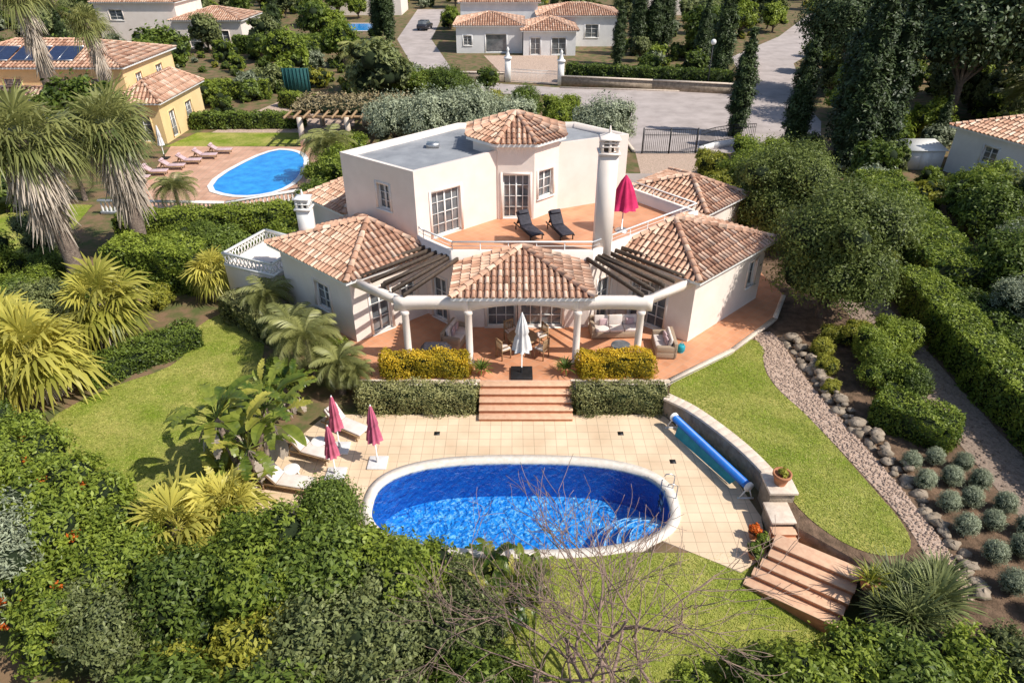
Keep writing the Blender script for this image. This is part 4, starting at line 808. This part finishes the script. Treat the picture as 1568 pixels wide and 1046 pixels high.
e=Emp('garden_shed',(32.3,53.6,0)); mb=MB(); mb.box(-1.3,1.3,-1,1,0,1.5); mb.build('walls',[WALLL],e); mb=MB(); mb.hexa([(-1.45,-1.15,1.5),(1.45,-1.15,1.5),(1.45,1.15,1.5),(-1.45,1.15,1.5),(-1.45,-1.15,1.56),(1.45,-1.15,1.56),(1.45,1.15,1.85),(-1.45,1.15,1.85)]); mb.box(-.5,.4,-1.03,-1.005,.05,1.4); mb.build('roof_and_door',[WHITE],e)
sheet('neighbour_deck',[(-29.5,59),(-17.5,58.8),(-14.6,53),(-15.2,46.5),(-19,43.6),(-26,43.8)],.02,tilemat('pink_paving',(.74,.45,.31),(.66,.38,.26),(.5,.33,.25),.5,.02))
npl=[(-22.9,48.7),(-19.2,46.2),(-16.2,48.2),(-16.6,54.5),(-18.2,57.6),(-20.7,57.9)]
np_=Emp('neighbour_pool'); mb=MB(); sp=smoothpoly(npl,2); so_=inset(sp,-.4)
k=len(sp); mb.add([(x,y,.06) for x,y in sp]+[(x,y,.06) for x,y in so_],[[q,(q+1)%k,k+(q+1)%k,k+q] for q in range(k)]); mb.build('coping',[WHITE],np_)
PW=M('neighbour_pool_lining',(.01,.24,.70),(.03,.38,.82),1.2,.08,.4,3,spec=.5); mb=MB(); mb.add([(x,y,.04) for x,y in sp],[list(range(k))]); mb.build('water',[PW],np_)
np2=Emp('neighbour_pool'); q=[(-30,137),(-24,137),(-23.5,128),(-31,128)]; mb=MB(); mb.add([(x,y,.04) for x,y in q],[[0,1,2,3]]); mb.build('water',[PW],np2); mb=MB(); q2=inset(q[::-1],-.8); q1=q[::-1]; mb.add([(x,y,.06) for x,y in q1]+[(x,y,.06) for x,y in q2],[[a,(a+1)%4,4+(a+1)%4,4+a] for a in range(4)]); mb.build('coping',[COPE],np2)
for i in range(6): lounger('sun_lounger',-27.2+i*.75,50+i*1.4,.03,radians(185),CUSHP,TEAK,35)
parasol_closed('parasol',-28.5,55.5,.03,2.6,CREAM)
def balustrade(A,B):
    mb=MB(); f=wallframe(A,B); mb.lb(f,0,f.len,-.12,.12,0,.18); mb.lb(f,0,f.len,-.13,.13,.85,.97)
    for i in range(int(f.len/.28)):
        p=f.p(.14+i*.28,0,0); mb.lathe([(.05,.18),(.09,.35),(.045,.6),(.07,.85)],(p[0],p[1],0),8)
    mb.build('balustrade',[WHITE])
balustrade((-27.5,43.4),(-19.0,43.0)); balustrade((-18.9,43.0),(-14,45.8))
e=Emp('vine_pergola'); mb=MB()
for x in (-18,-14,-10):
    for y in (59,66): mb.box(x-.2,x+.2,y-.2,y+.2,0,2.5)
mb.build('posts',[COPE],e); mb=MB()
for x in np.arange(-19,-9,.8): mb.beam((x,58,2.65),(x,67,2.65),.14,.18)
for y in (59,66): mb.beam((-19,y,2.5),(-9,y,2.5),.16,.2)
mb.build('beams',[TEAK],e); hedge('vines',[(-19,62.8),(-9,62.8)],5,.3,2.65,leafmat('vine',(.12,.09,.045),(.42,.34,.18),.1),50,.14,parent=e,noise=.2)
mb=MB()
def railing(A,B,h,z=0,sp=.16):
    f=wallframe(A,B); n=int(f.len/sp)
    mb.lb(f,0,f.len,-.02,.02,z+.12,z+.17); mb.lb(f,0,f.len,-.02,.02,z+h-.05,z+h); mb.lb(f,0,f.len,-.02,.02,z+h*.75,z+h*.75+.04)
    for i in range(n+1): p=f.p(i*f.len/n,0,0); mb.box(p[0]-.015,p[0]+.015,p[1]-.015,p[1]+.015,z+.05,z+h)
railing((11,57),(13.1,57),2.0); railing((13.2,57),(15.3,57),2.0)
for x in (10.9,13.15,15.4): mb.box(x-.05,x+.05,56.95,57.05,0,2.1)
mb.build('driveway_gate',[METAL])
mb=MB(); 
cvp=[(15.7,57.2),(17.2,58.4),(19,59.3),(21,59.6)]
for a,b in zip(cvp[:-1],cvp[1:]): railing(a,b,1.3,.5)
mb.build('iron_fence',[METAL]); mb=MB()
for a,b in zip(cvp[:-1],cvp[1:]): mb.beam((*a,.25),(*b,.25),.25,.52)
mb.build('garden_wall',[WALLL])
mb=MB(); 
for a,b in (((5.8,83.9),(16,81.6)),((16,81.6),(25.5,79.3)),((-8,86.5),(-.9,85.9)),((27,83),(33,100))): mb.beam((*a,.5),(*b,.5),.4,1.0,0); mb.beam((*a,1.05),(*b,1.05),.5,.1,1)
mb.build('stone_wall',[STONE,COPE])
mb=MB(); mb.beam((5.6,82.6,.03),(26.4,79.8,.03),.25,.16); mb.beam((3.4,78.8,.03),(9.5,69.8,.03),.25,.16); mb.beam((9.5,69.8,.03),(10.3,57.3,.03),.25,.16)
mb.build('kerb',[COPE])
for x,y in ((-.5,86),(5.7,84.1)):
    mb=MB(); mb.box(x-.35,x+.35,y-.35,y+.35,0,2.6); mb.box(x-.45,x+.45,y-.45,y+.45,2.6,2.75); mb.lathe([(.3,2.75),(.25,3.0),(.1,3.4),(.2,3.6),(.02,3.9)],(x,y,0),8); mb.build('gate_pier',[WHITE])
mb=MB(); railing((-.1,85.8),(5.3,84.3),1.5); mb.build('neighbour_gate',[WHITE])
mb=MB(); mb.box(-25.6,-22.6,80,80.1,0,2.6); [mb.box(-25.5+i*.4,-25.4+i*.4,79.95,80,0,2.6) for i in range(8)]; mb.build('green_gate',[M('green_paint',(.02,.10,.10),(.02,.08,.08))])
e=Emp('street_lamp',(22.2,81.2,0)); mb=MB(); mb.tube([(0,0,0),(0,0,1),(0,0,4.8)],[.09,.07,.05],8); mb.lathe([(.14,0),(.14,.5),(.08,.55)],(0,0,0),10); mb.build('post',[METAL],e); mb=MB(); sphere(mb,(0,0,5.1),(.3,.3,.3),0,14,10,0); mb.build('globe',[WHITE],e,smooth=True)
e=Emp('parked_car',(-15.2,130,0)); e.rotation_euler=(0,0,radians(80)); mb=MB(); f=Fr(0,0); CARP=M('dark_car_paint',(.04,.04,.05),(.03,.03,.04),1,.25,spec=.6)
mb.ext(f,[(-2.1,.35),(2.1,.35),(2.15,.75),(1.2,.95),(-1.95,1.0),(-2.15,.8)],-.88,.88); mb.build('body',[CARP],e,bevel=.08,fixn=True); mb=MB(); mb.ext(f,[(-1.85,1.0),(1.1,.95),(.4,1.45),(-1.4,1.48)],-.76,.76); mb.build('cabin_glass',[GLASS],e,bevel=.08,fixn=True); mb=MB(); mb.ext(f,[(-1.4,1.47),(.4,1.44),(.35,1.5),(-1.35,1.53)],-.74,.74); mb.build('roof',[CARP],e,fixn=True)
mb=MB()
for s_ in (-1.35,1.35):
    for n in (-.85,.68): mb.tube([(s_,n,.33),(s_,n+.18,.33)],[.33,.33],16)
mb.build('wheels',[METAL],e)
# ---------------------------------------------------------------- background trees
for x,s in ((-9.5,.95),(-6.5,1.05),(-3.3,1.1),(-.2,.95),(7.4,1.0)): put('olive_tree',TR[2],x,54.5+random.uniform(-2,3),s)
put('green_tree',TR[1],-6,66,.9); put('green_tree',TR[1],-12,72,.9); put('small_tree',SH[1],-9,72,1.5); put('small_tree',SH[1],-5.5,72,1.3); put('small_tree',SH[3],-2,70,1.2); put('small_tree',SH[0],1.5,69,1.1); put('small_tree',SH[1],4.5,65,1.1); put('small_tree',SH[3],6,60,1.0)
for x,y,c,s in [(20.3,62.5,0,1.0),(24.2,84,1,1.1),(23.4,57.0,1,.95),(26.3,52.6,1,1.25),(28.6,53.5,0,1.35),(27.2,56,1,1.3),(17.6,104,1,1.05),(20,104,0,1.15),(-19.5,117,0,1.1),(-21.2,118,1,1.0),(33.5,62,0,.8),(36,58,0,.5),(48,90,0,1.2)]: put('cypress',CY[c],x,y,s)
put('pine_tree',TR[3],40,64,1.1); put('pine_tree',TR[3],50,70,1.0); put('pine_tree',TR[3],36,78,.9); put('pine_tree',TR[3],-70,95,1.0)
for x,y,s in [(46,62,1.6),(49,57,1.6)]: put('feather_palm',FE[1],x,y,s)
hedge('hedge',[(6.5,86),(25,81.5)],1.6,2.0,0,LG,70,.14,seed=41); hedge('hedge',[(-38,77.5),(-26.5,77.5)],1.6,1.8,0,LB,80,.13,seed=42); hedge('hedge',[(-30,65.2),(-19.5,65.5)],1.4,1.3,0,LG,100,.12,seed=43); hedge('hedge',[(-24,74),(-16,69)],1.4,1.4,0,LB,80,.12,seed=44); hedge('hedge',[(-40,106),(-24,108)],2,2.2,0,LG,50,.18,seed=45); hedge('hedge',[(8.5,60),(8.8,69)],1.5,1.2,0,LG,100,.12,seed=46)
dt=Emp('distant_trees')
excl=[[(-56,56),(-29,56),(-29,73),(-56,73)],[(-10,80),(10,80),(18,126),(-10,128)],[(-64,108),(-38,108),(-38,123),(-64,123)],[(-7,80.5),(3.3,78),(9,70),(9,56),(21.5,56),(30,57),(31,67.5),(33,74),(35,80),(40,98),(54,119),(72,152),(58,152),(42,122),(29,103),(24,84),(-1,87),(-7,92),(-11,119),(-12,160),(-22,160),(-20.5,119),(-14,91)],[(-31,42),(-13,42),(-13,60),(-31,60)],[(-29,60),(-13,60),(-13,78),(-26,82)],[(-32,125),(-22,125),(-22,139),(-32,139)],[(-37,148),(-21,148),(-21,161),(-37,161)],[(33,44),(47,44),(47,57),(33,57)],[(58,128),(75,128),(75,141),(58,141)],[(21,148),(37,148),(37,161),(21,161)],[(31,51),(34,51),(34,56),(31,56)],[(-35,120),(-20,120),(-20,128),(-35,128)],[(-33,42),(-28,42),(-28,54),(-33,54)]]
rd=random.Random(77)
def scatter(x0,x1,y0,y1,n,big,smin=.5,smax=1.15):
    for _ in range(n):
        y=rd.uniform(y0,y1); x=rd.uniform(x0,x1)
        if abs(x)>y*.82+6: continue
        if any(inp(x,y,P) for P in excl): continue
        r=rd.random(); m=rd.choice(FAR[:5]) if r>big else rd.choice(FAR[5:])
        inst('tree',m,(x,y,-.1),rd.uniform(0,6),rd.uniform(smin,smax),dt)
scatter(-95,95,76,200,700,.4); scatter(22,75,40,85,190,.3); scatter(-70,-26,26,60,70,.1); scatter(-32,-10,60,84,60,0.1); scatter(-14,8,44,60,16,0); scatter(-60,-10,74,120,160,0,.25,.5); scatter(8,60,84,125,120,0,.25,.5)
for _ in range(40):
    y=rd.uniform(85,190); x=rd.uniform(-80,80)
    if not any(inp(x,y,P) for P in excl): inst('cypress_far',rd.choice(CY),(x,y,0),0,rd.uniform(.6,1),dt)
mb=MB(); n=80; V=[]
for i in range(n+1):
    t=radians(-10+200*i/n); h=30+22*sin(i*.5)+12*sin(i*1.3+1); V+=[(1400*cos(t),1400*sin(t),-3),(1900*cos(t),1900*sin(t),h)]
mb.add(V,[[2*i,2*i+2,2*i+3,2*i+1] for i in range(n)]); mb.build('hills',[M('hill_scrub',(.08,.1,.05),(.13,.12,.07),.01)],smooth=True)
